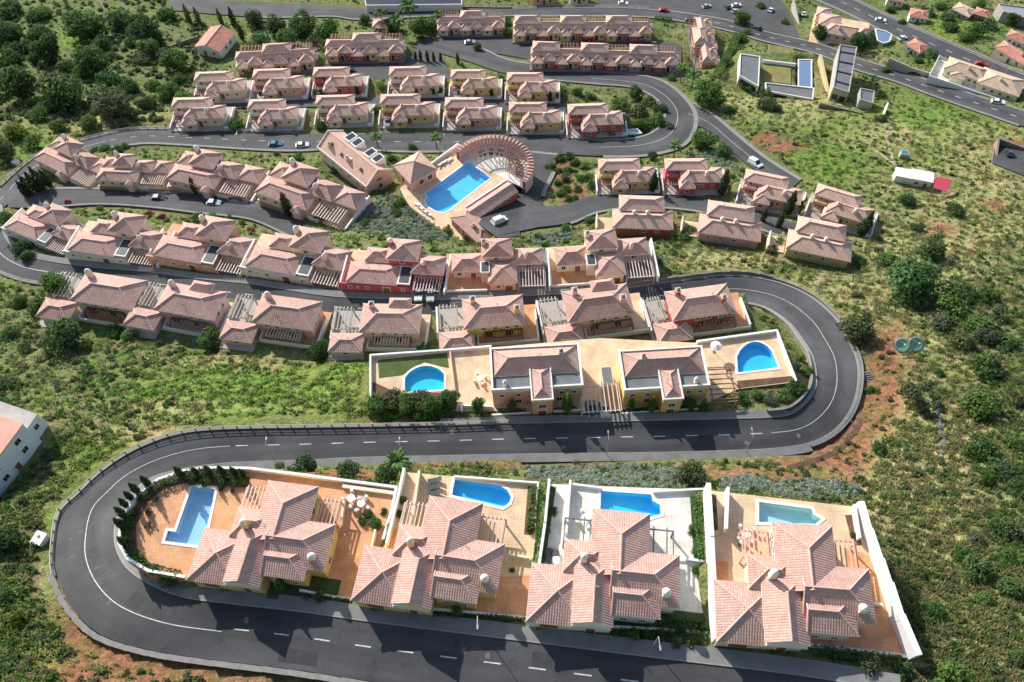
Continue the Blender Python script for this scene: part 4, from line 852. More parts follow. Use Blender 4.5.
p3 = px_poly([(600,517),(601,491),(651,494.5),(653,501),(660,505),(661,514),(640,520)], VZ[2])
p4 = px_poly([(759,522),(759,502),(811,509),(814,515),(821,519),(815,524)], VZ[3])
arch = lambda a, b, c, d, top, n=9: [d, a] + [tuple(np.array(a) * (1 - t) + np.array(b) * t + (np.array(top) - (np.array(a) + np.array(b)) / 2) * math.sin(math.pi * t)**.7) for t in [(q + 1) / (n + 1) for q in range(n)]] + [b, c]
b1 = px_poly(arch((405,378), (444,374), (444,389), (405,392), (424,366)), BZ); b2 = px_poly(arch((737,357), (772,352), (778,367.5), (738,372.5), (753,342)), BZ)
for (z, poly), pl_, mat in zip(PLOTS, (p1, p2, p3, p4), ('terra', 'beige', 'pale', 'beige')): plot('terrace', px_poly(poly, z), z, mat, holes=[offset_poly(pl_, .02)])
plot('terrace', px_poly(BPLOT, BZ), BZ, 'beige', holes=[offset_poly(b1, .02), offset_poly(b2, .02)])
pool(p1, VZ[0], 'tilesky', 'long pale blue pool with corner steps on the curved terracotta terrace', steps=(4, 5))
pool(p2, VZ[1], 'tilebl', 'bright blue pool with rounded right end behind the second lower villa'); pool(p3, VZ[2], 'tilebl', 'bright blue pool on the white terrace of the third lower villa')
pool(p4, VZ[3], 'tileteal', 'pale teal pool behind the rightmost lower villa'); pool(b1, BZ, 'tileaqua', 'turquoise arched pool left of the salmon bay fronted house'); pool(b2, BZ, 'tilebl', 'blue arched pool on the terrace inside the right hairpin')
pool(px_poly([(622,130.5),(637,129.5),(640,132.5),(625,134)], ZV(134, 632) + .2), ZV(134, 632) + .2, 'tileaqua', 'small turquoise pool beside the brick red house at the loop road')
def patch(poly, z, mat, name, dz=.05): return tag(MB().prism(px_poly(poly, z), z - .2, z + dz).build(name, M[mat]), kind='structure')
patch([(378,360),(447,353),(449,368),(444,367),(424,362),(402,375),(379,378)], BZ, 'lawn', 'garden_bed'); patch([(373,382),(400,394),(456,392),(456,410),(372,399)], BZ, 'soil', 'garden_bed', .06)
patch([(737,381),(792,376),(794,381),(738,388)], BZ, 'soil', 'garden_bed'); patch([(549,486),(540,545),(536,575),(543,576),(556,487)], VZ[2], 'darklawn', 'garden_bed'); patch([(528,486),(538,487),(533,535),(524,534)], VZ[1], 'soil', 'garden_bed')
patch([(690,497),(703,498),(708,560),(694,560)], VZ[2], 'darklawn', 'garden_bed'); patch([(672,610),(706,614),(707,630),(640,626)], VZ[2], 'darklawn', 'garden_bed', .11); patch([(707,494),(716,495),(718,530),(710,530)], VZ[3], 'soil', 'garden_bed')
patch([(122,545),(125,522),(140,499),(162,485),(186,476),(206,474),(250,477),(248,488),(190,483),(165,487),(148,502),(136,525),(137,548),(150,568),(135,562)], VZ[0], 'soil', 'garden_bed')
patch([(845,515),(855,515),(862,545),(853,545)], VZ[3], 'soil', 'garden_bed')
for z_, poly_ in ((VZ[3], [(846,548),(871,556),(884,592),(905,653),(812,643),(846,606)]), (VZ[1], [(488,578),(533,575),(528,617),(448,609)]), (VZ[3], [(709,560),(728,562),(729,592),(713,594)]), (VZ[1], [(390,528),(404,530),(402,556),(385,553)])): patch(poly_, z_, 'terra', 'paving', .03)
gwall([(186,578),(150,572),(130,560),(121,545),(123,522),(138,497),(160,481),(185,472.5),(205,469.5),(250,470),(300,476),(352,483),(397,489),(393,510),(384,540)], VZ[0], .75, .38, 'white', 'curved white garden wall round the terracotta pool terrace at the hairpin', z0=-3)
gwall([(405,472),(398,505),(388,545)], VZ[1], 1.3, .35, 'white', 'white dividing wall left of the second lower villa', z0=-2.2)
gwall([(420,474),(411,540)], VZ[1], 1.2, .3, 'cream', 'cream wall beside the loungers of the second lower villa'); gwall([(455,477.5),(538,484),(535,520)], VZ[1], .55, .25, 'white', 'low white wall behind the round-ended pool')
gwall([(549,484),(545,525),(540,560),(534,600)], VZ[2], [1.6, 1.5, 1.4], .35, 'white', 'white dividing wall between second and third lower villas'); gwall([(570,484),(566,535)], VZ[2], 1.3, .3, 'white', 'short white inner wall left of the white pool terrace')
gwall([(572,485),(600,488.5)], VZ[2], .5, .25, 'white', 'low white wall left of the blue pool on the white terrace'); gwall([(653,492.5),(703,490)], VZ[2], .5, .25, 'white', 'low white wall right of the blue pool on the white terrace')
gwall([(706,490),(709,540),(712,600),(715,640)], VZ[3], [2.1, 2.0, 1.9], .55, 'white', 'thick white wall between third and fourth lower villas'); gwall([(726,492),(724,532)], VZ[3], 1.6, .35, 'white', 'short white wall at the top left of the rightmost lower plot')
gwall([(858,507),(866,535),(876,565),(884,590),(894,622),(909,658)], VZ[3], [1.5, 1.8, 2.1, 2.5, 2.8], .8, 'white', 'stepped white retaining wall on the right edge of the lower villas', z0=-3); gwall([(852,508),(857,540)], VZ[3], 1.2, .3, 'white', 'thin white wall by the bed right of the teal pool')
gwall([(356,600),(333,597.5),(301,591)], VZ[0], .55, .3, 'white', 'low white street wall in front of the first lower villa lawn'); gwall([(432,609.5),(480,614),(530,619)], VZ[1], .55, .3, 'white', 'low white street wall in front of the second lower villa')
gwall([(614,627.5),(660,630),(707,633.5)], VZ[2], .55, .3, 'white', 'low white street wall in front of the third lower villa'); gwall([(809,645),(860,651),(909,658)], VZ[3], .55, .3, 'white', 'low white street wall in front of the rightmost lower villa')
gwall([(371,400),(371,357),(450,351.5),(491,348)], BZ, .8, .35, 'white', 'white wall round the left arched pool terrace'); gwall([(697,343),(776,332),(795,382)], BZ, .7, .4, 'white', 'white wall round the right arched pool terrace', z0=-3)
gwall([(462,412),(462,407),(492,408)], BZ, .8, .35, 'white', 'short white wall with grey gate end left of the salmon bay house'); gwall([(450,352),(455,392)], BZ, .7, .25, 'beige', 'low beige wall between pool garden and patio')
A, B = sub('hairpin_road', 25, 33); a_, b_ = offs(A, B, 1.0, 1.4, 'A'); iw = tag(empty('retaining_wall', tuple(a_[0])), 'dark curved retaining wall inside the right hairpin', 'wall'); o0 = a_[0]
strip('wall_face', a_ - o0, b_ - o0, .85, M['stone'], iw, skirt_=2.4); strip('coping', a_ - o0, b_ - o0, .87, M['kerb'], iw, skirt_=.015)
gwall([(345,503),(342,527)], VZ[0], .9, .25, 'cream', 'low cream wall between the two terraces right of the first lower villa'); gwall([(344,487),(394,494)], VZ[0], .5, .5, 'cream', 'low cream planter wall along the back of the first lower plot')
gwall([(376,532),(372,552)], VZ[0], .9, .3, 'cream', 'short cream wall at the side steps of the first lower villa'); gwall([(511,556),(528,559)], VZ[1], .8, .3, 'cream', 'short cream wall at the right of the second lower villa')
gwall([(686,560),(704,563)], VZ[2], .7, .3, 'white', 'short white wall right of the third lower villa'); gwall([(846,600),(880,606)], VZ[3], .7, .3, 'white', 'short white wall right of the fourth lower villa')
for u_, v_, zz_, rr_, lab_ in ((352,500,VZ[0],0,'round terrace table with chairs behind the first lower villa'), (362,505,VZ[0],1,'second terrace table with chairs behind the first lower villa'), (745,535,VZ[3],.5,'terrace table with chairs left of the rightmost lower villa'), (585,520,VZ[2],.3,'terrace table with chairs beside the blue pool on white paving'), (480,380,BZ,.4,'terrace table with chairs right of the turquoise arched pool')):
    p_ = PZ(u_, v_, zz_); t_ = tag(empty('terrace_table', (p_[0], p_[1], zz_), rr_), lab_, 'table', 'terrace tables'); MB().tube((0, 0, .68), (0, 0, .74), .6, n=12).build('top', M['trim'], t_); MB().tube((0, 0, 0), (0, 0, .68), .07, n=6).build('leg', M['metal'], t_)
    for q_ in range(4):
        a_1 = q_ * 1.57; cx_, cy_ = 1.0 * math.cos(a_1), 1.0 * math.sin(a_1); MB().box(cx_ - .24, cx_ + .24, cy_ - .24, cy_ + .24, 0, .45).build('chair_seat', M['fabric'], t_); MB().box(cx_ * 1.2 - .2, cx_ * 1.2 + .2, cy_ * 1.2 - .2, cy_ * 1.2 + .2, .451, .85).build('chair_back', M['fabric'], t_)
# loungers, parasols and small terrace furniture
def lounger(u, v, z, rz, fab, label, group):
    p = PZ(u, v, z); r = tag(empty('sun_lounger', (p[0], p[1], z), rz), label, 'lounger', group)
    MB().box(-.33, .33, 0, 1.35, .28, .38).build('mattress', M[fab], r); m = MB(); b = len(m.v)
    m.v += [(-.33,1.36,.28),(.33,1.36,.28),(.33,1.95,.62),(-.33,1.95,.62),(-.33,1.36,.38),(.33,1.36,.38),(.33,1.92,.72),(-.33,1.92,.72)]
    for f in ((0,3,2,1),(4,5,6,7),(0,1,5,4),(1,2,6,5),(2,3,7,6),(3,0,4,7)): m.f.append(f); m.m.append(0)
    m.build('backrest', M[fab], r)
    for x in (-.28, .28):
        for y in (.1, 1.25): MB().box(x - .04, x + .04, y - .04, y + .04, 0, .28).build('leg', M['metal'], r)
for k in range(4): lounger(428, 500 - 6.5 * k + 2, VZ[1], RAD(-80), 'fabdark', 'dark sun lounger, %s from the far end beside the round-ended pool' % ORD[3 - k], 'dark loungers by the second villa')
for k, (u, v) in enumerate(((443,163),(447,160.5),(452,158))): lounger(u, v, ZDECK + .06, RAD(135), 'fabric', 'white sun lounger, %s from left above the club pool' % ORD[k], 'loungers by the club pool')
for k, (u, v) in enumerate(((414,203),(418,206.5),(422,210),(426,213))): lounger(u, v, ZDECK + .06, RAD(-130), 'fabric', 'white sun lounger, %s from left below the club pool' % ORD[k], 'loungers by the club pool')
for k, (u, v) in enumerate(((549,513),(555,514),(549,521),(556,521))):
    p = PZ(u, v + 40, VZ[2]); o = MB().tube((0, 0, 0), (0, 0, .45), .5, .55, 10).tube((0, 0, .46), (0, 0, .52), .58, .5, 10).build('pouf', M['fabdark' if k < 3 else 'fabric']); o.location = (p[0], p[1], VZ[2])
    tag(o, '%s round garden pouf, %s of the four left of the third lower villa' % ('dark' if k < 3 else 'pale', ['upper left', 'upper right', 'lower left', 'lower right'][k]), 'pouf', 'garden poufs')
def parasol(u, v, z, mat, label, open_=True):
    p = PZ(u, v, z); r = tag(empty('parasol', (p[0], p[1], z)), label, 'parasol', 'garden parasols'); MB().tube((0, 0, 0), (0, 0, 2.5), .04, n=6).build('pole', M['metal'], r); MB().tube((0, 0, 0), (0, 0, .1), .3, n=8).build('base', M['concrete'], r)
    (MB().tube((0, 0, 2.15), (0, 0, 2.6), 1.1, .05, 8) if open_ else MB().tube((0, 0, 1.1), (0, 0, 2.6), .32, .06, 8)).build('canopy', M[mat], r)
parasol(434, 176, ZDECK + .06, 'fabric', 'white open parasol above the left end of the club pool'); parasol(740, 545, VZ[3], 'white', 'closed white parasol left of the rightmost lower villa', False); parasol(663, 190, ZV(194, 663), 'magenta', 'folded red and white parasol left of the crimson house', False)
parasol(714, 352, BZ, 'white', 'white parasol on the terrace left of the blue arched pool')
# ------------------------------------------------------------------ club house, bath, L shaped building
h = House('club_house', CLUB, 'long salmon roofed club house with white dormer boxes beside the big pool', 'club house', roof='roof2', wall='pink')
h.wing(0, 24, 0, 10, 5.2, 3.4, 'x', e0=0, e1=0, ov=.1); rf = h.last
MB().box(-.3, 24.3, -.4, -.12, 4.6, 5.6).build('parapet', M['trim'], h.r)
for x in (-.32, 24.12):
    m = MB(); m.prism([(0, 0), (0, 1)], 0, 0) if False else None
    for y0, z0, y1, z1 in ((-.3, 5.2, 5, 8.75), (5, 8.75, 10.3, 5.2)):
        b = len(m.v); m.v += [(x,y0,z0-.3),(x+.25,y0,z0-.3),(x+.25,y1,z1-.3),(x,y1,z1-.3),(x,y0,z0+.25),(x+.25,y0,z0+.25),(x+.25,y1,z1+.25),(x,y1,z1+.25)]
        for f in ((0,3,2,1),(4,5,6,7),(0,1,5,4),(1,2,6,5),(2,3,7,6),(3,0,4,7)): m.f.append(tuple(b + q for q in f)); m.m.append(0)
    m.build('gable_coping', M['trim'], h.r)
for x in (6.2, 9.6, 16, 19.6):
    d = MB().box(x - 1.3, x + 1.3, 6.8, 10.6, 4.0, 7.9).build('dormer', M['white'], h.r); MB().box(x - 1.0, x + 1.0, 7.3, 10.2, 7.85, 7.95).build('skylight', M['glass'], d)
for x, y in ((4, 3), (9.5, 2.4), (13.2, 2.9), (19, 2.5)): o = MB().box(x - .55, x + .55, y - .5, y + .5, 5.2 + y * .68 - .1, 5.2 + y * .68 + .28).build('roof_window', M['glass' if x != 13.2 else 'trim'], rf)
for x, y in ((3.4, 2.1), (12.3, 2.3)): h.chim(x, y, 6, 8.0, .5, M['cream'])
h.win(24.03, 5, 4.2, 1.8, 2.4, 'r'); h.win(24.03, 5, 1.0, 1.2, 1.6, 'r'); h.door(24.0, 2.0, 1.4, 2.2, 'r')
for x in (3, 7, 11, 15, 19, 22): h.win(x, 0, 2.4, .9, 1.3)
h = House('pool_pavilion', HUTH, 'small salmon pyramid roofed pavilion at the upper left of the club pool', 'pavilion', roof='roof2', wall='salmon'); h.wing(0, 7.5, 0, 7.5, 3.2, 2.2, 'x'); h.win(7.53, 3, .9, 1.2, 1.5, 'r'); h.win(7.53, 5.6, .9, 1.2, 1.5, 'r'); h.door(3.5, 0, 1.3, 2.1)
h = House('changing_rooms', LWING, 'L shaped red building with pink tiled roof below the club pool', 'building', roof='roof', wall='red')
h.wing(0, 13, 0, 6, 3.6, 1.3, 'x', e0=1, e1=1, ov=.25); h.wing(.05, 5.0, 5.2, 21, 3.5, 1.2, 'y', e0=0.02, e1=0, ov=.25); h.chim(7.6, 2.2, 4, 5.6, .45)
for y in (8, 11, 14, 17.5): h.win(5.03, y, 1.2, 1.0, 1.5, 'r')
for x in (1.6, 4.2, 6.8, 9.4): h.win(x, 0, 1.0, 1.0, 1.5)
h.door(11.4, 0, 1.4, 2.2); MB().box(-.5, .02, 5.6, 21.4, 3.3, 4.1).build('parapet', M['white'], h.r)
poolp = px_poly([(468,162),(490,178),(449,210),(443,212.5),(435,210.5),(427,205.5),(425.5,201),(428,198),(426,193.5)], ZDECK)
plot('pool_deck', px_poly(DECK, ZDECK), ZDECK, 'beige', holes=[offset_poly(poolp, .02)]); pool(poolp, ZDECK, 'tilebl', 'large bright blue club pool in the centre of the picture', depth=1.6)
c0 = PZ(492, 172, ZDECK); r = tag(empty('round_pergola', (c0[0], c0[1], ZDECK)), 'curved pergola terrace with radial beams above the club pool', 'pergola')
def ring(r0, r1, z0, z1, a0, a1, n=26):
    m = MB()
    for k in range(n):
        t0, t1 = a0 + (a1 - a0) * k / n, a0 + (a1 - a0) * (k + 1) / n
        q = [(r0 * math.cos(t0), r0 * math.sin(t0)), (r1 * math.cos(t0), r1 * math.sin(t0)), (r1 * math.cos(t1), r1 * math.sin(t1)), (r0 * math.cos(t1), r0 * math.sin(t1))]; b = len(m.v)
        m.v += [(x, y, z0) for x, y in q] + [(x, y, z1) for x, y in q]
        for f in ((4,5,6,7),(1,2,6,5),(3,0,4,7),(0,3,2,1)): m.f.append(tuple(b + i for i in f)); m.m.append(0)
    return m
a0, a1 = RAD(-38), RAD(150)
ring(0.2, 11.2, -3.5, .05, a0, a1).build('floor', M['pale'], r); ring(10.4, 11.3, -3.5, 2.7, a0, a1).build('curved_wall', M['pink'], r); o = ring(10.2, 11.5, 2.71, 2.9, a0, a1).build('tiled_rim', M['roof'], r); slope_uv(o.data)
ring(5.0, 5.3, 2.5, 2.75, a0 + .25, a1 - .25).build('inner_beam', M['wood'], r)
me_b = MB().box(4.6, 11.9, -.06, .06, 0, .2).mesh('beam', M['wood']); me_c = MB().tube((5.15, 0, .05), (5.15, 0, 2.5), .14, n=6).mesh('column', M['trim'])
for k in range(30): inst(me_b, 'beam', r, (0, 0, 2.92), a0 + (a1 - a0) * (k + .5) / 30)
for k in range(10): inst(me_c, 'column', r, (0, 0, 0), a0 + .25 + (a1 - a0 - .5) * k / 9)
for k in range(7):
    t = a0 + .5 + k * .35; lo = empty('garden_table', (c0[0] + 7.6 * math.cos(t), c0[1] + 7.6 * math.sin(t), ZDECK + .05), t); tag(lo, 'dark table with benches under the round pergola, %s counted from the right' % ORD[k], 'table', 'tables under the round pergola')
    MB().box(-.5, .5, -.8, .8, .68, .74).build('top', M['fabdark'], lo); MB().box(-.06, .06, -.5, .5, 0, .68).build('leg', M['metal'], lo)
    for x in (-.85, .85): MB().box(x - .18, x + .18, -.8, .8, 0, .44).build('bench', M['fabdark'], lo)
gwall([(408,188),(428,168),(458,146)], ZDECK, 1.0, .4, 'white', 'white curved wall between the pavilion and the round pergola'); gwall([(506,240),(513,232),(519,229),(523,238)], ZDECK - .5, 1.4, .35, 'white', 'white angular wall beside the red L shaped building')
# ------------------------------------------------------------------ single buildings round the edge
h = House('white_house', WHITEB, 'tall white house with flat salmon roof at the left edge', 'house', roof='roof2', wall='shadewhite')
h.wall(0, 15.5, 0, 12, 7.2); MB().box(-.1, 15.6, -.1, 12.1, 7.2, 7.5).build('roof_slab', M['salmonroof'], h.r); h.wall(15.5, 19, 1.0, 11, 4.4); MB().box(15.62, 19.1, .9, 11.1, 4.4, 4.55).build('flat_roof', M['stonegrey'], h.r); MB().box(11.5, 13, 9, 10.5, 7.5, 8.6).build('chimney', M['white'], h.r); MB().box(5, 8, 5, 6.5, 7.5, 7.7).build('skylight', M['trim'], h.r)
for x, z in ((2, 4.8), (6, 4.8), (12.4, 4.9), (2, 1.4), (6, 1.4), (12.2, 1.8)): h.win(x, 0, z, 1.3, 1.3)
h.win(17.2, 1.0, 1.8, 1.1, 1.3); h.door(9, 0, 1.2, 2.1)
h = House('gabled_house', HUT, 'small white house with red gable roof among the upper left trees', 'house', roof='roof3', wall='white'); h.wing(0, 9, 0, 10.5, 3.2, 1.8, 'y', e0=0, e1=0); h.win(9.03, 4, 1.2, 1.0, 1.2, 'r'); h.win(9.03, 7, 1.2, 1.0, 1.2, 'r'); h.door(3, 0, 1.1, 2.1); h.win(6.5, 0, 1.1)
h = House('white_shed', SHED, 'white cabin with pale metal roof alone on the right hillside', 'cabin', wall='white'); h.wall(0, 4.6, .4, 4, 2.5); h.wall(4.65, 11, 0, 4.2, 2.9)
MB().box(-.2, 4.7, .2, 4.2, 2.5, 2.62).build('roof', M['white'], h.r); MB().box(4.5, 11.2, -.2, 4.4, 2.9, 3.05).build('roof', M['trim'], h.r)
for k in range(14): MB().box(4.6 + k * .46, 4.72 + k * .46, -.2, 4.4, 3.05, 3.1).build('roof_rib', M['trim'], h.r)
h.win(6.5, 0, 1.0, 1, .9); h.door(2.6, .4, 1, 2, mat='white'); h.door(9.2, 0, 1, 2.0)
z = ZV(190, 940); r_ = px_poly([(936,177),(952,180),(947,192),(933,188)], z + 2.4); cpt = np.mean(r_, axis=0); e = tag(empty('canopy_shelter', (cpt[0], cpt[1], z)), 'red sheet canopy on posts beside the white cabin', 'canopy')
MB().prism([tuple(np.array(q) - cpt) for q in r_], 2.4, 2.5).build('roof_sheet', M['magenta'], e)
for q in r_: q = (np.array(q) - cpt) * .92; MB().tube((q[0], q[1], -1), (q[0], q[1], 2.4), .08, n=6).build('post', M['wood'], e)
h = House('villa', TOPV, 'salmon roofed villa with hexagonal tower and pool at the top right', 'villa', roof='roof2', wall='peach'); h.wing(-2, 6, 4, 12, 3.4, 1.6, 'y'); h.wing(1, 15, .5, 7, 3.2, 1.8, 'x'); h.wing(13, 17.6, 1, 6.5, 3.6, 2.0, 'x'); h.wing(-3.5, 2, 10.5, 16, 3, 1.4, 'x'); h.wing(13.5, 16.6, -3, 1.2, 2.8, 1.2, 'y'); h.slab(-4, 18, -3, 16, 'beige')
for x in (3, 6, 9, 12): h.win(x, .5, 1.1)
h.chim(6, 2.5, 3.6, 5.6, .4); h.door(15, -3, 1.2, 2.1)
pool(px_poly([(876,29.5),(885,31),(891,34.5),(889,41),(883,42.5),(878,40)], ZV(42, 884) + .3), ZV(42, 884) + .3, 'tileaqua', 'turquoise pool beside the salmon roofed villa near the highway')
h = House('long_house', BEIGE, 'long beige roofed house between the two roads at the right', 'house', roof='roof4', wall='cream'); h.wing(0, 15, 2, 9.5, 3.2, 1.8, 'x'); h.wing(13.2, 28, 0, 9.8, 3.4, 2.0, 'x'); h.wing(3, 8, 0, 3, 2.8, 1.0, 'y'); h.slab(-4, 30, -2.5, 11, 'pale'); h.chim(20, 3.5, 4, 6, .4); h.chim(8, 4.5, 4, 5.8, .4); h.parapet([(-4, -2.6), (30, -2.6)], 1.5); h.parapet([(-4, -2.2), (-4, 11)], 1.6)
for x in (2, 10, 12, 16, 19, 22, 25): h.win(x, 0 if x > 13 else 2, 1.1)
def small_house(L, R_, W_, D_, z1, rh, roof, wall, label, axis='x'):
    pl = place(L, R_, 0, W_); h = House('house', pl, label, 'house', 'houses along the highway', roof, wall); h.wing(0, W_, 0, D_, z1, rh, axis, mat=None); h.win(W_ * .25, 0, 1.1); h.win(W_ * .75, 0, 1.1); h.door(W_ * .5, 0, 1.1, 2.1); h.win(W_ + .03, D_ * .5, 1.1, .9, 1.1, 'r'); h.chim(W_ * .7, D_ * .4, z1, z1 + rh + .6, .35)
small_house((904,50), (917,58), 7, 6, 3, 1.0, 'roof3', 'cream', 'small house with bright orange roof below the highway')
small_house((908,21), (925,24), 8, 6, 3, 1.0, 'roof3', 'white', 'white house with orange roof above the highway'); small_house((886,4), (902,7), 8, 6, 3, 1.2, 'roof3', 'cream', 'orange roofed house at the top edge above the highway')
small_house((992,54), (1022,72), 13, 5.5, 3, 1.2, 'roof3', 'cream', 'long house with red tiled roof at the right edge'); small_house((1003,42), (1022,50), 9, 6, 3.2, 1.4, 'roof3', 'white', 'white house with red roof behind the long red roofed house')
small_house((950,14), (966,22), 8, 6, 2.8, .9, 'roof4', 'stonegrey', 'grey walled cottage with beige roof above the highway bank'); small_house((972,18), (985,22), 6, 5, 2.6, .8, 'roof3', 'red', 'tiny red roofed cottage at the far right top')
small_house((532,5), (556,5), 9, 6, 3, 1.2, 'roof3', 'salmon', 'salmon roofed house at the very top centre'); small_house((570,4), (588,4), 7, 6, 3, 1.1, 'roof2', 'cream', 'cream house at the very top centre right'); small_house((374,33), (388,33), 5, 4, 2.4, 1.0, 'roof2', 'cream', 'small tiled gatehouse beside the upper road')
def flat(name, poly, z, ht, wall, top, label, cat='building', ribs=0, rim=True, glass=None):
    q = px_poly(poly, z + ht); c = np.mean(q, axis=0); r = tag(empty(name, (c[0], c[1], z)), label, cat); L = [tuple(np.array(p) - c) for p in q]
    MB().prism(L, -1.2, ht - .02).build('wall', M[wall], r); I = offset_poly(L, -.3); rf = MB().prism(I, ht - .1, ht + .02).build('flat_roof', M[top], r)
    if rim:
        m = MB(); n = len(L)
        for i in range(n):
            j = (i + 1) % n; a = np.array([*L[i]]), np.array([*L[j]]); m.prism([L[i], L[j], I[j], I[i]], ht - .05, ht + .35)
        m.build('parapet', M[wall], r)
    for k in range(ribs):
        f = (k + .7) / (ribs + .4); a = np.array(L[0]) * (1 - f) + np.array(L[3]) * f; b = np.array(L[1]) * (1 - f) + np.array(L[2]) * f; d = (b - a) / np.linalg.norm(b - a); nn = np.array((-d[1], d[0])) * .2
        MB().prism([tuple(a - nn), tuple(b - nn), tuple(b + nn), tuple(a + nn)], ht + .02, ht + .28).build('roof_rib', M['cardark'], rf)
    if glass:
        for (i, f0, f1, z0, z1) in glass:
            a, b = np.array(L[i]), np.array(L[(i + 1) % len(L)]); p, q = a + (b - a) * f0, a + (b - a) * f1; d = (b - a) / np.linalg.norm(b - a); nn = np.array((d[1], -d[0])) * .06
            MB().prism([tuple(p - nn), tuple(q - nn), tuple(q + nn), tuple(p + nn)], z0, z1).build('window', M['glass'], r)
    return r
flat('modern_house', [(740,54),(760,57),(758.5,87),(739,76)], ZMOD, 3.2, 'white', 'grey', 'white modern cube house with grey flat roof left of the lawn', 'house', glass=[(2, .1, .9, .6, 2.6)])
flat('modern_wing', [(765,83),(814,88.5),(813,100),(766,91.5)], ZMOD, 2.4, 'white', 'grey', 'long low white modern wing with grey roof in front of the lawn', 'building', glass=[(2, .1, .4, .4, 2.0), (2, .55, .9, .4, 2.0)])
flat('grey_building', [(839.6,45),(857,47.5),(849,93),(833,88)], ZV(95, 845), 5.0, 'stonegrey', 'grey', 'tall grey modern building with ribbed roof beside the upper road', 'building', ribs=4, glass=[(2, .1, .45, 1, 3), (2, .55, .9, 1, 3), (1, .1, .3, 1, 4), (1, .6, .85, 1, 4)])
flat('garage', [(860,88.5),(874.5,91.5),(873,104),(859.5,100)], ZV(106, 867), 3.0, 'stonegrey', 'grey', 'small grey flat roofed garage right of the grey building', 'garage')
flat('long_hall', [(364,-3),(462,-3),(462,5),(366,6)], ZV(8, 413), 4.0, 'white', 'cardark', 'long white hall with dark roof at the top edge', 'hall')
flat('blue_roof_hall', [(998,4),(1030,8),(1030,20),(1003,12)], ZV(22, 1015), 3.5, 'stonegrey', 'metal', 'blue grey flat roofed hall in the top right corner', 'hall')
flat('site_container', [(901,149),(909,150.5),(909,155),(901,154)], ZV(157, 905), 1.6, 'stonegrey', 'carteal', 'weathered grey container with teal lid on the slope above the white cabin', 'container', rim=False)
patch([(763,65),(791,68),(791,84),(764,81)], ZMOD, 'drylawn', 'lawn'); patch([(768,45),(793,49),(793,62),(768,60)], ZV(60, 780), 'drylawn', 'lawn', .3)
pool(px_poly([(799,60),(811,60),(811,87),(799,86)], ZMOD + .1), ZMOD + .1, 'tilenavy', 'deep navy rectangular pool of the white modern house'); gwall([(763,62),(795,66)], ZMOD, 1.0, .4, 'white', 'white wall across the modern house lawn'); gwall([(819,60),(828,103)], ZMOD, 2.2, .8, 'ochre', 'rusty ochre sloping wall right of the navy pool')
gwall([(882,118),(886,107)], ZV(112, 865), 1.8, .5, 'white', 'short white wall end on the green slope'); gwall([(889,60),(912,70),(960,84),(1010,104)], ZV(80, 950), .9, .35, 'stonegrey', 'grey roadside wall below the beige house'); gwall([(820,104),(860,114),(884,124)], ZV(112, 865), .6, .5, 'stone', 'dry stone wall along the top of the green slope')
gwall([(994,164),(997,141),(1030,153)], ZV(150, 1010), 1.2, .5, 'stone', 'stone wall round the car court at the right edge'); gwall([(157,52),(198,37)], ZV(46, 178), .7, .5, 'stone', 'pale stone wall leading to the red gabled house'); gwall([(98,0),(108,14)], ZV(6, 103), .8, .6, 'stone', 'short stone wall at the top left'); gwall([(800,38),(797,20),(793,2)], ZV(20, 797), 1.2, .5, 'stonegrey', 'grey wall beside the car court at the top right')

# ------------------------------------------------------------------ fences and low walls along the roads
def fence(nm, i0, i1, side, d0, label, step=2.4, ht=1.05, base=True):
    A, B = sub(nm, i0, i1); c, _ = offs(A, B, d0, d0 + .1, side); s = np.concatenate([[0], np.cumsum(np.linalg.norm(np.diff(c, axis=0), axis=1))])
    at = lambda q: np.array([np.interp(q, s, c[:, k]) for k in range(3)]); o0 = c[0]; r = tag(empty('road_fence', tuple(o0)), label, 'fence', 'roadside fences')
    n = int(s[-1] / step); pm = cached('fpost', lambda: MB().box(-.09, .09, -.09, .09, -.5, ht).mesh('post', M['rail'])); P_ = [at(k * step) - o0 for k in range(n + 1)]
    for k, p in enumerate(P_): inst(pm, 'post', r, tuple(p))
    for zz, rr in ((ht - .06, .075), (ht * .62, .05), (ht * .3, .05)):
        m = MB()
        for a, b in zip(P_[:-1], P_[1:]): m.tube(a + np.array([0, 0, zz]), b + np.array([0, 0, zz]), rr, n=5)
        m.build('rail', M['rail'], r)
    if base:
        a, b = offs(A, B, d0 - .2, d0 + .35, side); tag(strip('kerb', a, b, .16, M['kerb'], skirt_=.9), kind='structure')
fence('hairpin_road', 10, 21, 'A', .35, 'long post and rail fence round the outside of the left hairpin road'); fence('loop_road', 2, 9, 'A', .5, 'post and rail fence above the upper left road', step=3); fence('upper_road', 4, 7, 'A', 1.6, 'fence along the top of the upper road', step=3)
A, B = sub('hairpin_road', 0, 10); a_, b_ = offs(A, B, .25, .75, 'A')
lw = tag(empty('low_stone_wall', tuple(a_[0])), 'low stone wall along the bottom edge of the lower road', 'wall'); o0 = a_[0]
for k in range(0, len(a_) - 2, 2):
    q = [tuple((p - o0)[:2]) for p in (a_[k], a_[k + 2], b_[k + 2], b_[k])]; zz = (a_[k][2] + a_[k + 2][2]) / 2 - o0[2]; MB().prism(q, zz - 1.2, zz + .42 + .02 * (k % 4)).build('wall_section', M['stone'], lw)
    q = [tuple((p - o0)[:2]) for p in (a_[k] * 1.2 - b_[k] * .2, a_[k + 2] * 1.2 - b_[k + 2] * .2, b_[k + 2] * 1.2 - a_[k + 2] * .2, b_[k] * 1.2 - a_[k] * .2)]; MB().prism(q, zz + .44 + .02 * (k % 4), zz + .52 + .02 * (k % 4)).build('coping', M['kerb'], lw)
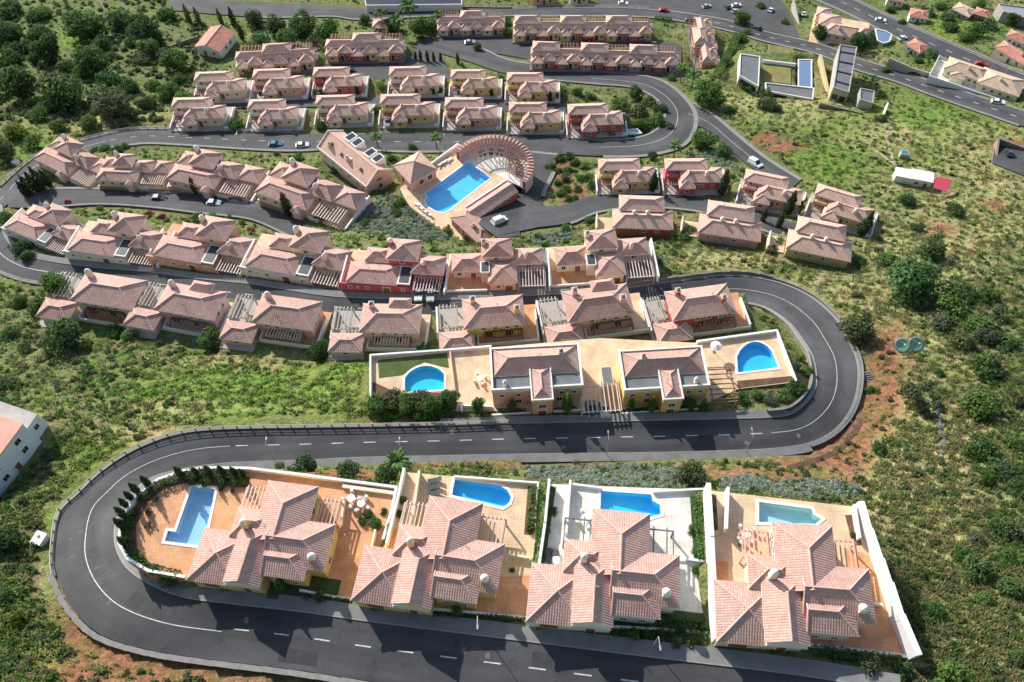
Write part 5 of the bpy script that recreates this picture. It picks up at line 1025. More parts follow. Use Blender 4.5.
A, B = sub('hairpin_road', 26, 34); a_, b_ = offs(A, B, .7, 1.0, 'B'); gl = tag(empty('guard_wall', tuple(a_[0])), 'low concrete guard wall round the outside of the right hairpin', 'wall'); o0 = a_[0]
strip('wall_face', a_ - o0, b_ - o0, .5, M['concrete'], gl, skirt_=2.0)
A, B = sub('hairpin_road', 34, 37); a_, b_ = offs(A, B, .9, 1.2, 'B'); rb = tag(empty('rubble_wall', tuple(a_[0])), 'dark rubble wall under the grassy bank by the right hairpin', 'wall'); o0 = a_[0]
for k in range(0, len(a_) - 1):
    q = [tuple((p - o0)[:2]) for p in (a_[k], a_[k + 1], b_[k + 1], b_[k])]; zz = a_[k][2] - o0[2]; MB().prism(q, zz - 1.0, zz + .6 + .15 * (k % 2)).build('wall_section', M['stone'], rb)
# stone channel, dishes, post box cabinets
pts = [G(u, v) for u, v in ((936,404),(938,412),(939,420),(940,428),(942,436),(942,444),(943,454))]; r = tag(empty('stone_channel', tuple(pts[0])), 'narrow dry stone channel running down the right hillside', 'stone channel')
for k, (a, b) in enumerate(zip(pts[:-1], pts[1:])):
    for q in range(6):
        c = a + (b - a) * (q + .5) / 6 - pts[0] + np.array([random.uniform(-.35, .35), random.uniform(-.2, .2), 0]); s = random.uniform(.3, .55); MB().tube((c[0], c[1], c[2] - .4), (c[0] + .08, c[1], c[2] + s * .7), s * 1.2, s * .7, 6).build('stone', M['concrete'], r)
for k, (u, v) in enumerate(((898,352),(912,351))):
    p = G(u, v); r = tag(empty('satellite_dish', tuple(p), RAD(-10 + 14 * k)), 'mint green satellite dish, %s of the pair above the right hairpin' % ['left', 'right'][k], 'satellite dish', 'mint green satellite dishes')
    m = MB(); n, rr = 20, 1.55; tilt = Matrix.Rotation(RAD(26), 3, 'X'); c = Vector((0, .2, 2.1)); rings = [(.0, .0), (.35, .03), (.7, .12), (1.0, .25)]; vv = []
    for f, dz in rings:
        for q in range(n): vv.append(tuple(c + tilt @ Vector((rr * f * math.cos(2*math.pi*q/n), rr * f * math.sin(2*math.pi*q/n), dz))))
    m.v = vv
    for a in range(3):
        for q in range(n): m.f.append((a*n+q, a*n+(q+1)%n, (a+1)*n+(q+1)%n, (a+1)*n+q)); m.m.append(0)
    d = m.build('reflector', M['mint'], r, smooth=True); so = d.modifiers.new('s', 'SOLIDIFY'); so.thickness = .03
    MB().tube((0, 0, -.8), (0, .15, 2.05), .14, .1, 8).build('post', M['metal'], r); tip = c + tilt @ Vector((0, 0, 1.3))
    for q in range(3): e_ = c + tilt @ Vector((rr * .9 * math.cos(2.1 * q), rr * .9 * math.sin(2.1 * q),   .22)); MB().tube(e_, tip, .025, n=4).build('feed_arm', M['metal'], r)
    MB().tube(tip, tip + Vector((0, 0, .22)), .13, n=8).build('feed_horn', M['trim'], r)
p = G(869, 378); r = tag(empty('drain_grate_rack', tuple(p), RAD(8), .6), 'grey slatted rack beside the outside of the right hairpin', 'rack')
for k in range(5): MB().box(-1.0, 1.0, k * .8 - 1.6, k * .8 - 1.2, -.3, .8).build('slat', M['concrete'], r)
MB().box(-1.9, -1.2, -1.8, 2.0, -.4, .5).build('base_block', M['concrete'], r)
# ------------------------------------------------------------------ street lamps
def lamp(u, v, side, label, hgt=6.0):
    p = G(u, v); r = tag(empty('street_lamp', (p[0], p[1], p[2] + .05), side), label, 'street lamp', 'street lamps')
    MB().tube((0, 0, -.5), (0, 0, hgt), .07, .045, 8).build('post', M['metal'], r); MB().tube((0, 0, hgt), (0, 1.3, hgt + .2), .045, n=6).build('arm', M['metal'], r); MB().box(-.11, .11, 1.1, 1.6, hgt + .13, hgt + .24).build('lantern', M['metal'], r)
for k, (u, v, a) in enumerate(((480,628,180),(652,648,180),(275,461,0),(404,461,0),(606,455,0),(745,452,0),(842,438,60),(243,146,180),(446,153,0),(684,92,120),(702,106,120),(930,50,200),(1000,82,200))):
    lamp(u, v, RAD(a), 'grey street lamp, %s in order from the nearest road to the farthest' % ORD[k])
# ------------------------------------------------------------------ cars
def car_meshes(mat, van=False):
    def mk():
        Lh, Wd, Hh = (2.3, .92, 1.95) if van else (2.05, .87, 1.45)
        m = MB(); prof_ = [(-Lh, .35), (-Lh, .8), (-Lh + .3, .95), (Lh - 1.1, .98 if not van else 1.05), (Lh - .1, .78), (Lh, .4)]
        def body(pr, w0, w1):
            b = len(m.v); n = len(pr)
            for w_ in (-1, 1):
                for x, z in pr: m.v.append((x, w_ * (w0 if z < .9 else w1), z))
            for i in range(n): j = (i + 1) % n; m.f.append((b + i, b + j, b + n + j, b + n + i)); m.m.append(0)
            m.f.append(tuple(b + i for i in range(n))[::-1]); m.f.append(tuple(b + n + i for i in range(n))); m.m += [0, 0]
        body(prof_, Wd, Wd * .96); me1 = m.mesh('body', M[mat]); bb = Lh - .15 if van else Lh - .35; fr = Lh - .9 if van else Lh - 1.15
        g = MB(); g.v = [(-bb, -Wd*.93, .94), (fr, -Wd*.93, .98), (fr - .75, -Wd*.74, Hh - .05), (-bb + (.1 if van else .45), -Wd*.74, Hh - .05)]; g.v += [(x, -y, z) for x, y, z in g.v]
        for f in ((0,1,2,3),(7,6,5,4),(1,5,6,2),(4,0,3,7),(3,2,6,7)): g.f.append(f); g.m.append(0)
        me2 = g.mesh('windows', M['glass'] if not van else M[mat]); x0, x1 = -bb + (.14 if van else .5), fr - .8
        me3 = MB().box(x0, x1, -Wd*.75, Wd*.75, Hh - .055, Hh).mesh('roof', M[mat]); me4 = MB().tube((0, -.1, 0), (0, .1, 0), .32, n=12).mesh('wheel', M['tyre'])
        me5 = MB().box(-.04, .05, -.16, .16, -.08, .08).mesh('headlight', M['lamp']); ws = MB(); ws.v = [(fr + .02, -Wd*.85, 1.0), (fr + .02, Wd*.85, 1.0), (fr - .70, Wd*.7, Hh - .1), (fr - .70, -Wd*.7, Hh - .1)]; ws.f = [(0, 1, 2, 3)]; ws.m = [0]
        return me1, me2, me3, me4, me5, ws.mesh('windscreen', M['glass']), Lh, Wd
    return cached(('car', mat, van), mk)
def car(u, v, heading, mat, label, van=False, pt=None):
    p = G(u, v) if pt is None else pt; b, g, rf, wh, hl, ws, Lh, Wd = car_meshes(mat, van); r = tag(empty('van' if van else 'car', (p[0], p[1], p[2] + .30), RAD(heading)), label, 'van' if van else 'car', 'parked and driving cars')
    # pitch the car onto the slope it stands on
    q = RAD(heading); dx, dy = math.cos(q) * 1.5, math.sin(q) * 1.5; r.rotation_euler[1] = -math.atan2(hz(p[0]+dx, p[1]+dy) - hz(p[0]-dx, p[1]-dy), 3.0)
    inst(b, 'body', r); inst(g, 'cabin', r); inst(rf, 'roof', r); inst(ws, 'windscreen', r)
    for x in (-Lh * .62, Lh * .62):
        for y in (-Wd * .93, Wd * .93): inst(wh, 'wheel', r, (x, y, .32))
    for y in (-Wd * .66, Wd * .66): inst(hl, 'headlight', r, (Lh, y, .66))
_extra = [(640,40,10,'carsilver','silver car at the right end of the long terrace block'), (664,12,-10,'carred','red car on the upper road by the car park'), (706,8,20,'carsilver','silver car in the middle of the top car park'), (770,12,60,'carwhite','white car at the right side of the top car park'), (880,22,-22,'carwhite','white car on the highway beside the salmon villa'), (980,66,-22,'carred','red car on the highway beyond the beige house'), (350,72,5,'cardark','dark car in the court of the yellow terrace block'), (470,44,5,'carsilver','silver car in the court of the peach terrace block'), (590,44,5,'carred','red car before the longest terrace block'), (215,205,-8,'carsilver','silver car on the terrace road'), (160,200,-4,'cardark','dark car on the terrace road')]
for a in _extra + list(((419,297,-90,'carwhite','white car under the pergola of the crimson house'), (431,298,-90,'carsilver','silver car parked right of the white one at the crimson house'), (591,412,-90,'cardark','dark car parked by the left carport of the yellow bay house'), (604,413,-90,'carsilver','grey car parked right of the dark car at the yellow bay house'),
 (527,121,-90,'carwhite','white car in front of the front row houses'), (388,124,-90,'carwhite','white car parked beside the cream front row house'), (455,91,-90,'carwhite','white car beside the yellow rear row house'), (276,146,5,'carteal','teal car on the upper left road'), (303,147,5,'carwhite','small white car on the upper left road'),
 (262,97,-80,'cardark','dark car beside the rear row salmon house'), (623,5,-10,'carwhite','white car at the left of the top car park'), (736,7,10,'carwhite','white car in the middle of the top car park'), (727,9,95,'cardark','dark car beside the white one in the top car park'), (734,13,40,'carsilver','silver car under the tree in the car park'), (690,22,-12,'cardark','dark car driving on the upper road'),
 (803,16,80,'carwhite','white car in the narrow court beside the salmon villa'), (914,75,-24,'cardark','dark car on the right hand road'), (997,104,-22,'carwhite','white car in front of the beige house'), (911,73,-24,'carwhite','white car parked at the wall below the orange roof'), (1008,156,70,'cardark','dark car in the walled court at the right edge'), (654,46,80,'cardark','dark car at the end of the long terrace block'), (901,40,30,'carwhite','white car beside the turquoise pool near the highway'), (757,30,120,'cardark','dark car leaving the top car park'))): car(*a)
for a in ((755,166,-60,'carwhite','white van on the side road above the right hand houses'), (499,223,35,'carwhite','white van parked inside the red L shaped building')): car(*a, van=True)

for u, v, k_, lab in ((43,541,1.0,'white box shaped water tank on the grass outside the left hairpin'), (17,164,.9,'small white box shaped tank beside the upper left road')):
    p = G(u, v); r = tag(empty('water_tank', tuple(p), RAD(70), k_), lab, 'water tank')
    MB().box(-1.05, 1.05, -.95, .95, -.4, .15).build('plinth', M['concrete'], r); MB().box(-.95, .95, -.85, .85, .15, 1.35).build('body', M['white'], r); MB().box(-1.0, 1.0, -.9, .9, 1.35, 1.45).build('lid', M['trim'], r); MB().tube((.3, .2, 1.45), (.3, .2, 1.6), .22, n=8).build('hatch', M['metal'], r)

# ------------------------------------------------------------------ trees and shrubs
def leaf_cloud(clumps, n, leaf, rng, up=0.25, flat=0.0):
    """leaf quads on and in a set of ellipsoid clumps"""
    vs, fs = [], []; wts = np.array([c[3] * c[4] for c in clumps]); wts = wts / wts.sum()
    for ci, c in enumerate(clumps):
        k = int(n * wts[ci]) + 1
        d = rng.normal(size=(k, 3)); d /= np.linalg.norm(d, axis=1, keepdims=True); rad = rng.uniform(.72, 1.08, (k, 1))
        pos = d * rad * np.array([c[3], c[3], c[4]]) + np.array(c[:3])
        nrm = d + rng.normal(scale=.55, size=(k, 3)) + np.array([0, 0, up]); nrm /= np.linalg.norm(nrm, axis=1, keepdims=True)
        t = np.cross(nrm, rng.normal(size=(k, 3))); t /= np.linalg.norm(t, axis=1, keepdims=True); b = np.cross(nrm, t); sz = leaf * rng.uniform(.6, 1.35, (k, 1))
        for p, a, q, e, nn in zip(pos, t * sz, b * sz * .7, sz, nrm):
            i = len(vs); vs += [tuple(p - a), tuple(p + q - nn * e * .25), tuple(p + a), tuple(p - q - nn * e * .25)]; fs.append((i, i + 1, i + 2, i + 3))
    return vs, fs
def crown_mesh(kind, seed, mat):
    rng = np.random.default_rng(seed); cl = []
    if kind == 'round':          # unit: crown radius 1, height about 1.5
        for k in range(11):
            a = rng.uniform(0, 6.28); r_ = rng.uniform(.25, .68); zz = rng.uniform(.35, 1.15); s = rng.uniform(.32, .5); cl.append((r_ * math.cos(a), r_ * math.sin(a), zz, s, s * .85))
        cl.append((0, 0, .8, .62, .62)); n, leaf = 1500, .085
    elif kind == 'bush':
        for k in range(9):
            a = rng.uniform(0, 6.28); r_ = rng.uniform(.3, .72); s = rng.uniform(.28, .46); cl.append((r_ * math.cos(a), r_ * math.sin(a), rng.uniform(.15, .6), s, s * .9))
        cl.append((0, 0, .4, .62, .55)); n, leaf = 1100, .085
    elif kind == 'cypress':      # unit height 1, radius .13
        for k in range(9):
            f = k / 8; cl.append((rng.normal(0, .006), rng.normal(0, .006), .06 + f * .86, .125 * math.sin(math.pi * (0.22 + .74 * f))**.8 + .012, .1))
        n, leaf = 700, .032
    elif kind == 'airy':
        for k in range(13):
            a = rng.uniform(0, 6.28); r_ = rng.uniform(.2, .8); s = rng.uniform(.2, .34); cl.append((r_ * math.cos(a), r_ * math.sin(a), rng.uniform(.4, 1.2), s, s * .8))
        n, leaf = 900, .08
    elif kind == 'low':
        for k in range(6):
            a = rng.uniform(0, 6.28); r_ = rng.uniform(.2, .6); s = rng.uniform(.3, .45); cl.append((r_ * math.cos(a), r_ * math.sin(a), rng.uniform(.1, .4), s, s * .8))
        n, leaf = 240, .15
    vs, fs = leaf_cloud(cl, n, leaf, rng)
    me = bpy.data.meshes.new('crown'); me.from_pydata(vs, [], fs); me.materials.append(M[mat]); me.update(); return me
def trunk_mesh(kind, seed):
    rng = random.Random(seed); m = MB()
    if kind == 'cypress': m.tube((0, 0, -.1), (0, 0, .5), .022, .01, 6)
    else:
        t = .12 if kind in ('bush', 'low') else .32
        m.tube((0, 0, -.3), (.02, .01, t), .085, .06, 7)
        for k in range(5):
            a = k * 1.26 + rng.uniform(-.3, .3); m.tube((.02, .01, t - .02), (.45 * math.cos(a), .45 * math.sin(a), t + rng.uniform(.3, .6)), .05, .018, 5)
    return m.mesh('trunk', M['trunk'], smooth=True)
def palm_mesh(seed):
    rng = random.Random(seed); m = MB()
    for k in range(22):
        a = k * 2.4; el = rng.uniform(-.2, 1.1); L = rng.uniform(.8, 1.05); p = Vector((0, 0, 1.0)); d = Vector((math.cos(a) * math.cos(el), math.sin(a) * math.cos(el), math.sin(el))); side = Vector((-math.sin(a), math.cos(a), 0))
        w_ = [.03, .13, .15, .11, .02]
        for q in range(4):
            n_ = p + d * L / 4; i = len(m.v); drop = Vector((0, 0, -.05))
            m.v += [tuple(p - side * w_[q] + drop), tuple(n_ - side * w_[q+1] + drop), tuple(n_), tuple(p), tuple(n_ + side * w_[q+1] + drop), tuple(p + side * w_[q] + drop)]
            m.f += [(i, i+1, i+2, i+3), (i+3, i+2, i+4, i+5)]; m.m += [0, 0]; p = n_; d = (d + Vector((0, 0, -.33))).normalized()
    return m.mesh('crown', M['f_light'])
CR = {}
def crown(kind, mat, var):
    key = (kind, mat, var)
    if key not in CR: CR[key] = crown_mesh(kind, hash((kind, var)) % 9999 if False else (len(kind) * 131 + ord(kind[0]) * 17 + var * 53), mat)
    return CR[key]
PALM = palm_mesh(3)
def tree(u, v, wpx, kind, mat, label, cat, group, z=None, hmul=1.0):
    if z is None:
        p = G(u, v)
        if hz(p[0], p[1]) is None: return
    else: p = PZ(u, v, z)
    d = ray(u, v); dep = np.linalg.norm(p - CAMP) / np.linalg.norm(d); wm = wpx / FPX * dep
    var = random.randrange(4); rz = random.uniform(0, 6.28)
    nmx = {'round': 'tree', 'bush': 'bush', 'cypress': 'cypress_tree', 'airy': 'tree', 'low': 'shrub', 'palm': 'palm_tree'}[kind]
    r = tag(empty(nmx, tuple(p)), label, cat, group)
    if kind == 'palm':
        ht = max(2.6, wm * .95); MB().tube((0, 0, -.4), (0, 0, ht), .2, .13, 8).build('trunk', M['trunk'], r); inst(PALM, 'crown', r, (0, 0, ht - wm * .5), rz, wm * .5); return r
    if kind == 'cypress':
        ca = max(.28, math.cos(PITCH + math.atan((v - 341) / FPX))); ht = min(wm / ca, 8.5) * random.uniform(.78, 1.15); s = (ht * 1.05, ht * 1.05, ht)
    else: R_ = wm / 2 * .95; s = (R_ * random.uniform(.9, 1.1), R_ * random.uniform(.9, 1.1), R_ * hmul * random.uniform(.85, 1.1))
    inst(cached(('tr', kind, var % 2), lambda: trunk_mesh(kind, var)), 'trunk', r, (0, 0, 0), rz, s); inst(crown(kind, mat, var), 'crown', r, (0, 0, 0), rz, s); return r
def cluster(items, what, where, cat, group, **kw):
    items = sorted(items, key=lambda t: t[0])
    for i, t in enumerate(items):
        u, v, wv, kind, mat = t[:5]; n = len(items); o = (ORD[i] + ' from left') if i < len(ORD) else 'rightmost'
        desc = {'f_dark': 'dark green', 'f_mid': 'green', 'f_light': 'light green', 'f_olive': 'olive green', 'f_yellow': 'yellow green', 'f_grey': 'silvery', 'f_cyp': 'slim dark', 'f_red': 'crimson flowering'}[mat]
        lab = '%s %s %s' % (desc, what.get(kind, 'tree') if isinstance(what, dict) else what, where) + (', %s' % o if n > 1 else '')
        tree(u, v, wv, kind, mat, lab, cat if kind not in ('bush', 'low') else 'bush', group, z=t[5] if len(t) > 5 else kw.get('z'), hmul=kw.get('hmul', 1))
W = {'round': 'leafy tree', 'bush': 'rounded bush', 'cypress': 'cypress', 'airy': 'open crowned tree', 'low': 'low shrub', 'palm': 'palm'}
d, m_, l, ol, y = 'f_dark', 'f_mid', 'f_light', 'f_olive', 'f_yellow'
cluster([(15,46,34,'round',d),(22,98,44,'round',d),(14,64,30,'bush',d),(52,60,34,'round',d),(92,38,42,'round',d),(75,22,24,'bush',m_),(125,28,32,'round',d),(150,42,36,'round',d),(100,72,40,'round',d),(68,70,24,'bush',d),(75,105,54,'round',d),(110,85,32,'bush',m_),(131,92,28,'bush',d),(117,115,46,'round',ol),(155,88,22,'bush',m_),(172,98,26,'round',m_),(187,108,30,'round',m_),(180,70,32,'round',m_),(150,108,26,'bush',d),(122,128,18,'bush',ol),(5,160,34,'round',d),(35,148,24,'bush',m_),(55,158,20,'bush',y),(20,135,26,'bush',y),(60,130,24,'bush',m_),(38,20,26,'bush',m_),(10,18,26,'bush',d),(165,60,26,'bush',ol),(145,62,22,'bush',ol),(45,112,26,'bush',m_),(90,128,20,'low',y)], W, 'on the upper left slope', 'tree', 'trees of the upper left slope')
_rr = random.Random(4)
cluster([(_rr.uniform(0, 195), _rr.uniform(4, 128), _rr.uniform(14, 26), _rr.choice(['bush', 'bush', 'round']), _rr.choice([d, m_, m_, m_, ol, l])) for _ in range(24)], W, 'in the undergrowth of the upper left slope', 'tree', 'undergrowth of the upper left slope')
cluster([(190,22,30,'cypress',d),(200,24,30,'cypress',d),(235,26,40,'cypress','f_cyp'),(243,40,46,'cypress','f_cyp'),(222,24,30,'cypress',d),(258,26,24,'round',d),(278,34,26,'round',d),(303,34,32,'round',d),(331,40,30,'round',m_),(290,46,28,'round',m_),(265,46,24,'round',l),(250,52,20,'bush',l),(318,50,22,'airy',ol),(367,24,16,'round',m_),(345,58,14,'airy',ol),(248,72,14,'bush',m_)], W, 'in the wooded strip under the upper road', 'tree', 'trees of the wooded strip')
cluster([(421,36,26,'round',m_),(392,30,22,'round',m_),(411,24,22,'palm',m_),(431,30,18,'round',l),(400,36,20,'palm',l),(383,28,18,'palm',m_),(440,26,14,'palm',l),(478,50,12,'round',ol),(508,24,14,'bush',d),(508,34,12,'bush',m_)], W, 'in the garden left of the peach block', 'tree', 'trees of the gatehouse garden')
cluster([(416,60,9,'cypress','f_cyp'),(421,61,10,'cypress','f_cyp'),(428,62,10,'cypress','f_cyp'),(434,62,10,'cypress','f_cyp'),(441,62,11,'cypress','f_cyp'),(458,64,12,'cypress','f_cyp')], W, 'in the little row by the car court', 'tree', 'cypress row')
cluster([(707,104,38,'round',m_),(680,82,18,'palm',m_),(691,90,18,'palm',m_),(672,80,12,'bush',m_),(634,98,18,'round',d),(620,110,22,'round',m_),(655,124,24,'bush',m_),(637,116,26,'bush',ol),(577,94,14,'bush',m_),(592,98,12,'bush',d),(652,159,14,'round',d),(673,160,20,'palm',d),(703,146,28,'round',m_),(721,155,22,'round',d),(743,24,20,'round',m_),(660,112,18,'bush',d),(640,128,20,'bush',m_),(622,122,16,'bush',ol),(730,112,14,'bush',l),(766,108,26,'bush',ol),(650,104,18,'bush',ol),(668,128,14,'bush',d)], W, 'round the loop road', 'tree', 'trees round the loop road')
cluster([(381,88,12,'bush',l),(377,112,14,'bush',m_),(321,97,18,'bush',m_),(500,80,13,'bush',m_),(236,128,22,'bush',m_),(322,128,14,'bush',m_),(378,148,15,'palm',l),(437,150,17,'palm',l),(440,92,10,'bush',m_),(575,124,12,'bush',m_),(560,96,10,'bush',d)], W, 'among the paired roof rows', 'tree', 'garden trees of the paired roof rows')
cluster([(296,97,10,'cypress','f_cyp'),(358,96,11,'cypress','f_cyp'),(434,96,10,'cypress','f_cyp'),(492,98,12,'cypress','f_cyp'),(550,103,14,'cypress','f_cyp')], W, 'at the right corner of a rear row house', 'tree', 'corner cypresses')
cluster([(652,192,22,'cypress','f_cyp'),(721,194,24,'cypress','f_cyp'),(787,214,24,'cypress','f_cyp'),(861,235,22,'cypress','f_cyp'),(762,222,14,'cypress','f_cyp'),(778,228,15,'cypress','f_cyp')], W, 'along the right hand street', 'tree', 'corner cypresses')
cluster([(28,197,22,'cypress','f_cyp'),(33,195,22,'cypress','f_cyp'),(39,192,22,'cypress','f_cyp'),(45,190,22,'cypress','f_cyp'),(51,187,22,'cypress','f_cyp'),(124,189,11,'cypress','f_cyp'),(112,187,11,'cypress','f_cyp'),(198,195,20,'cypress','f_cyp'),(290,216,20,'cypress','f_cyp')], W, 'along the terrace road', 'tree', 'terrace road cypresses')
cluster([(907,204,24,'bush',d),(953,212,22,'bush',d),(915,230,16,'bush',d),(928,254,34,'round',d),(888,262,26,'bush',m_),(908,290,60,'round','f_light'),(958,296,46,'bush',d),(952,312,40,'bush',m_),(985,300,32,'bush',m_),(855,336,40,'round',ol),(942,325,30,'bush',ol),(980,330,36,'bush',m_),(1000,318,24,'bush',ol),(918,306,30,'bush',d),(1005,345,28,'bush',m_),(960,345,30,'bush',ol)], W, 'on the right hillside above the dishes', 'tree', 'trees of the right hillside')
cluster([(985,372,42,'bush',d),(978,410,46,'round',m_),(915,405,38,'airy',ol),(978,455,34,'bush',m_),(1000,470,34,'bush',d),(879,450,20,'bush',d),(1018,402,28,'bush',ol),(938,374,14,'bush',m_),(869,391,12,'bush',m_),(985,340,30,'bush',ol),(1012,445,24,'bush',m_),(1015,490,30,'bush',d),(930,470,16,'low',m_),(860,480,14,'low',d),(985,482,24,'bush',m_)], W, 'on the right hillside beside the stone channel', 'tree', 'trees of the right hillside')
cluster([(1000,532,34,'bush',d),(975,542,24,'bush',ol),(960,556,24,'bush',m_),(974,574,40,'bush',d),(918,576,20,'bush',ol),(930,612,34,'bush',m_),(983,602,24,'bush',m_),(1010,592,34,'bush',d),(953,682,54,'bush',m_),(1008,626,18,'bush',ol),(868,666,28,'round',ol),(903,672,24,'bush',d),(1005,560,26,'bush',m_),(945,590,20,'low',ol),(915,620,18,'low',m_),(990,640,22,'low',ol),(1015,660,26,'bush',m_)], W, 'on the lower right hillside', 'tree', 'trees of the lower right hillside')
cluster([(67,345,44,'round',d),(60,290,34,'round',m_),(212,345,30,'round',m_),(115,335,22,'bush',m_),(130,338,20,'bush',l),(22,305,26,'bush',d),(40,310,28,'bush',d),(8,222,20,'round',m_),(10,385,30,'bush',d),(4,410,28,'bush',d),(22,250,22,'bush',d),(30,258,20,'bush',d),(160,345,14,'low',d),(320,355,24,'round',m_),(28,350,20,'bush',m_),(85,350,18,'bush',y),(425,352,22,'bush',l),(10,335,22,'bush',l)], W, 'on the left bank below the pergola houses', 'tree', 'trees of the left bank')
cluster([(10,545,36,'round',d),(2,600,26,'bush',d),(16,622,30,'bush',y),(40,612,14,'low',m_),(25,570,16,'low',d)], W, 'in the lower left corner', 'tree', 'trees of the lower left corner')
cluster([(306,470,27,'round',d),(347,476,30,'round',d),(386,482,32,'round',d),(402,474,32,'palm',l),(280,468,14,'bush',l),(692,482,42,'round',ol),(577,464,10,'bush',y)], W, 'on the bank between villas and the straight road', 'tree', 'trees of the middle bank')
cluster([(378,408,30,'round',m_),(394,404,28,'round',ol),(408,410,30,'round',m_),(422,405,28,'round',ol),(436,410,30,'round',m_),(448,404,28,'round',d),(384,416,20,'bush',l),(420,416,22,'bush',m_),(445,416,20,'bush',ol)], W, 'in the hedge below the left arched pool', 'bush', 'pool hedge')
cluster([(478,410,16,'round',m_,BZ),(513,411,14,'round',ol,BZ),(567,411,16,'cypress',m_,BZ),(630,411,15,'cypress',m_,BZ),(650,412,16,'cypress',m_,BZ),(688,409,13,'round',l,BZ),(702,411,13,'round',l,BZ)], W, 'in the front gardens of the bay houses', 'bush', 'front garden bushes', hmul=2.4)
cluster([(744,401,18,'bush',l),(757,397,18,'bush',m_),(770,402,18,'bush',ol),(783,396,20,'bush',l),(795,388,22,'bush',d),(806,374,18,'bush',m_),(800,392,16,'bush',m_)], W, 'inside the right hairpin', 'bush', 'hairpin hedge')
cluster([(172,580,26,'bush',d),(243,482,14,'bush',y,VZ[0]),(235,484,14,'bush',d,VZ[0]),(222,483,14,'bush',d,VZ[0]),(207,482,14,'bush',d,VZ[0]),(193,481,12,'bush',d,VZ[0]),(376,524,18,'bush',m_,VZ[0]),(280,516,8,'low',l,VZ[0]),(403,500,12,'bush',l,VZ[1]),(401,515,12,'bush',l,VZ[1]),(534,498,11,'bush',l,VZ[1]),(530,528,12,'bush',y,VZ[1]),(546,500,11,'bush',m_,VZ[2]),(553,512,12,'bush',m_,VZ[2]),(546,530,12,'bush',l,VZ[2]),(695,508,14,'bush',l,VZ[2]),(692,530,14,'bush',m_,VZ[2]),(697,552,14,'bush',l,VZ[2]),(695,570,12,'bush',m_,VZ[2]),(712,510,10,'bush',m_,VZ[3]),(713,525,8,'bush',m_,VZ[3]),(852,535,8,'bush',m_,VZ[3]),(156,500,9,'airy',ol,VZ[0]),(150,514,9,'airy',m_,VZ[0]),(149,526,9,'airy',ol,VZ[0]),(221,489,7,'low',ol,VZ[0]),(232,491,7,'low',ol,VZ[0]),(368,515,12,'bush',m_,VZ[0]),(384,512,10,'bush',d,VZ[0]),(362,522,12,'bush',d,VZ[0]),(512,570,8,'low',m_,VZ[1]),(150,490,10,'bush',m_,VZ[0]),(142,500,10,'bush',m_,VZ[0]),(136,512,10,'bush',d,VZ[0]),(131,526,10,'bush',m_,VZ[0]),(130,542,10,'bush',d,VZ[0]),(140,560,12,'bush',d,VZ[0]),(155,570,12,'bush',d,VZ[0])], W, 'in the gardens of the lower villas', 'bush', 'villa garden bushes')
cluster([(128,507,9,'cypress','f_cyp',VZ[0]),(133,500,8,'cypress','f_cyp',VZ[0]),(139,493,9,'cypress','f_cyp',VZ[0]),(150,486,10,'cypress','f_cyp',VZ[0]),(126,517,9,'cypress','f_cyp',VZ[0]),(125,528,9,'cypress','f_cyp',VZ[0]),(127,545,8,'cypress','f_cyp',VZ[0]),(183,477,9,'cypress','f_cyp',VZ[0]),(198,475,9,'cypress','f_cyp',VZ[0]),(211,474,9,'cypress','f_cyp',VZ[0]),(224,474,9,'cypress','f_cyp',VZ[0]),(236,475,9,'cypress','f_cyp',VZ[0]),(244,476,8,'cypress','f_cyp',VZ[0])], W, 'inside the curved white wall', 'tree', 'cypresses of the curved garden')
cluster([(284,590,12,'cypress',m_),(320,600,14,'round',m_),(456,614,15,'round',m_),(633,637,15,'round',m_),(676,645,15,'bush',l),(660,634,12,'bush',m_,VZ[2]),(680,630,12,'bush',m_,VZ[2]),(645,634,12,'bush',m_,VZ[2]),(702,628,12,'bush',l,VZ[2]),(660,642,14,'low',l),(690,646,14,'low',l),(645,640,12,'low',l),(831,655,14,'low',l)], W, 'along the street fronts of the lower villas', 'bush', 'street front bushes', hmul=2.2)
cluster([(105,150,14,'bush',l),(118,152,14,'bush',l),(95,152,12,'bush',l),(125,148,12,'bush',m_),(210,158,10,'bush',d),(300,160,16,'bush',m_),(325,150,12,'bush',m_),(345,190,16,'bush',l),(378,196,18,'bush',l),(400,204,16,'bush',m_),(360,208,12,'palm',m_),(432,246,12,'palm',m_),(320,222,12,'airy',m_),(365,225,12,'bush',m_),(395,214,12,'bush',m_),(305,196,10,'bush',d),(392,160,12,'bush',m_),(412,150,14,'bush',m_),(448,232,14,'bush',y),(480,246,12,'bush',m_),(468,240,12,'bush',y),(335,172,12,'bush',l)], W, 'between the club house and the terrace rows', 'tree', 'trees round the club house')
cluster([(69,204,10,'bush','f_red'),(116,217,9,'bush','f_red'),(150,216,10,'bush','f_red'),(162,218,10,'bush','f_red'),(252,231,10,'bush','f_red'),(200,221,16,'bush',m_),(212,219,16,'bush',l),(230,222,14,'bush',m_),(243,224,12,'bush',y),(100,210,10,'bush',m_),(122,212,9,'bush',y)], W, 'in the planting strip under the terrace road', 'bush', 'terrace strip shrubs')
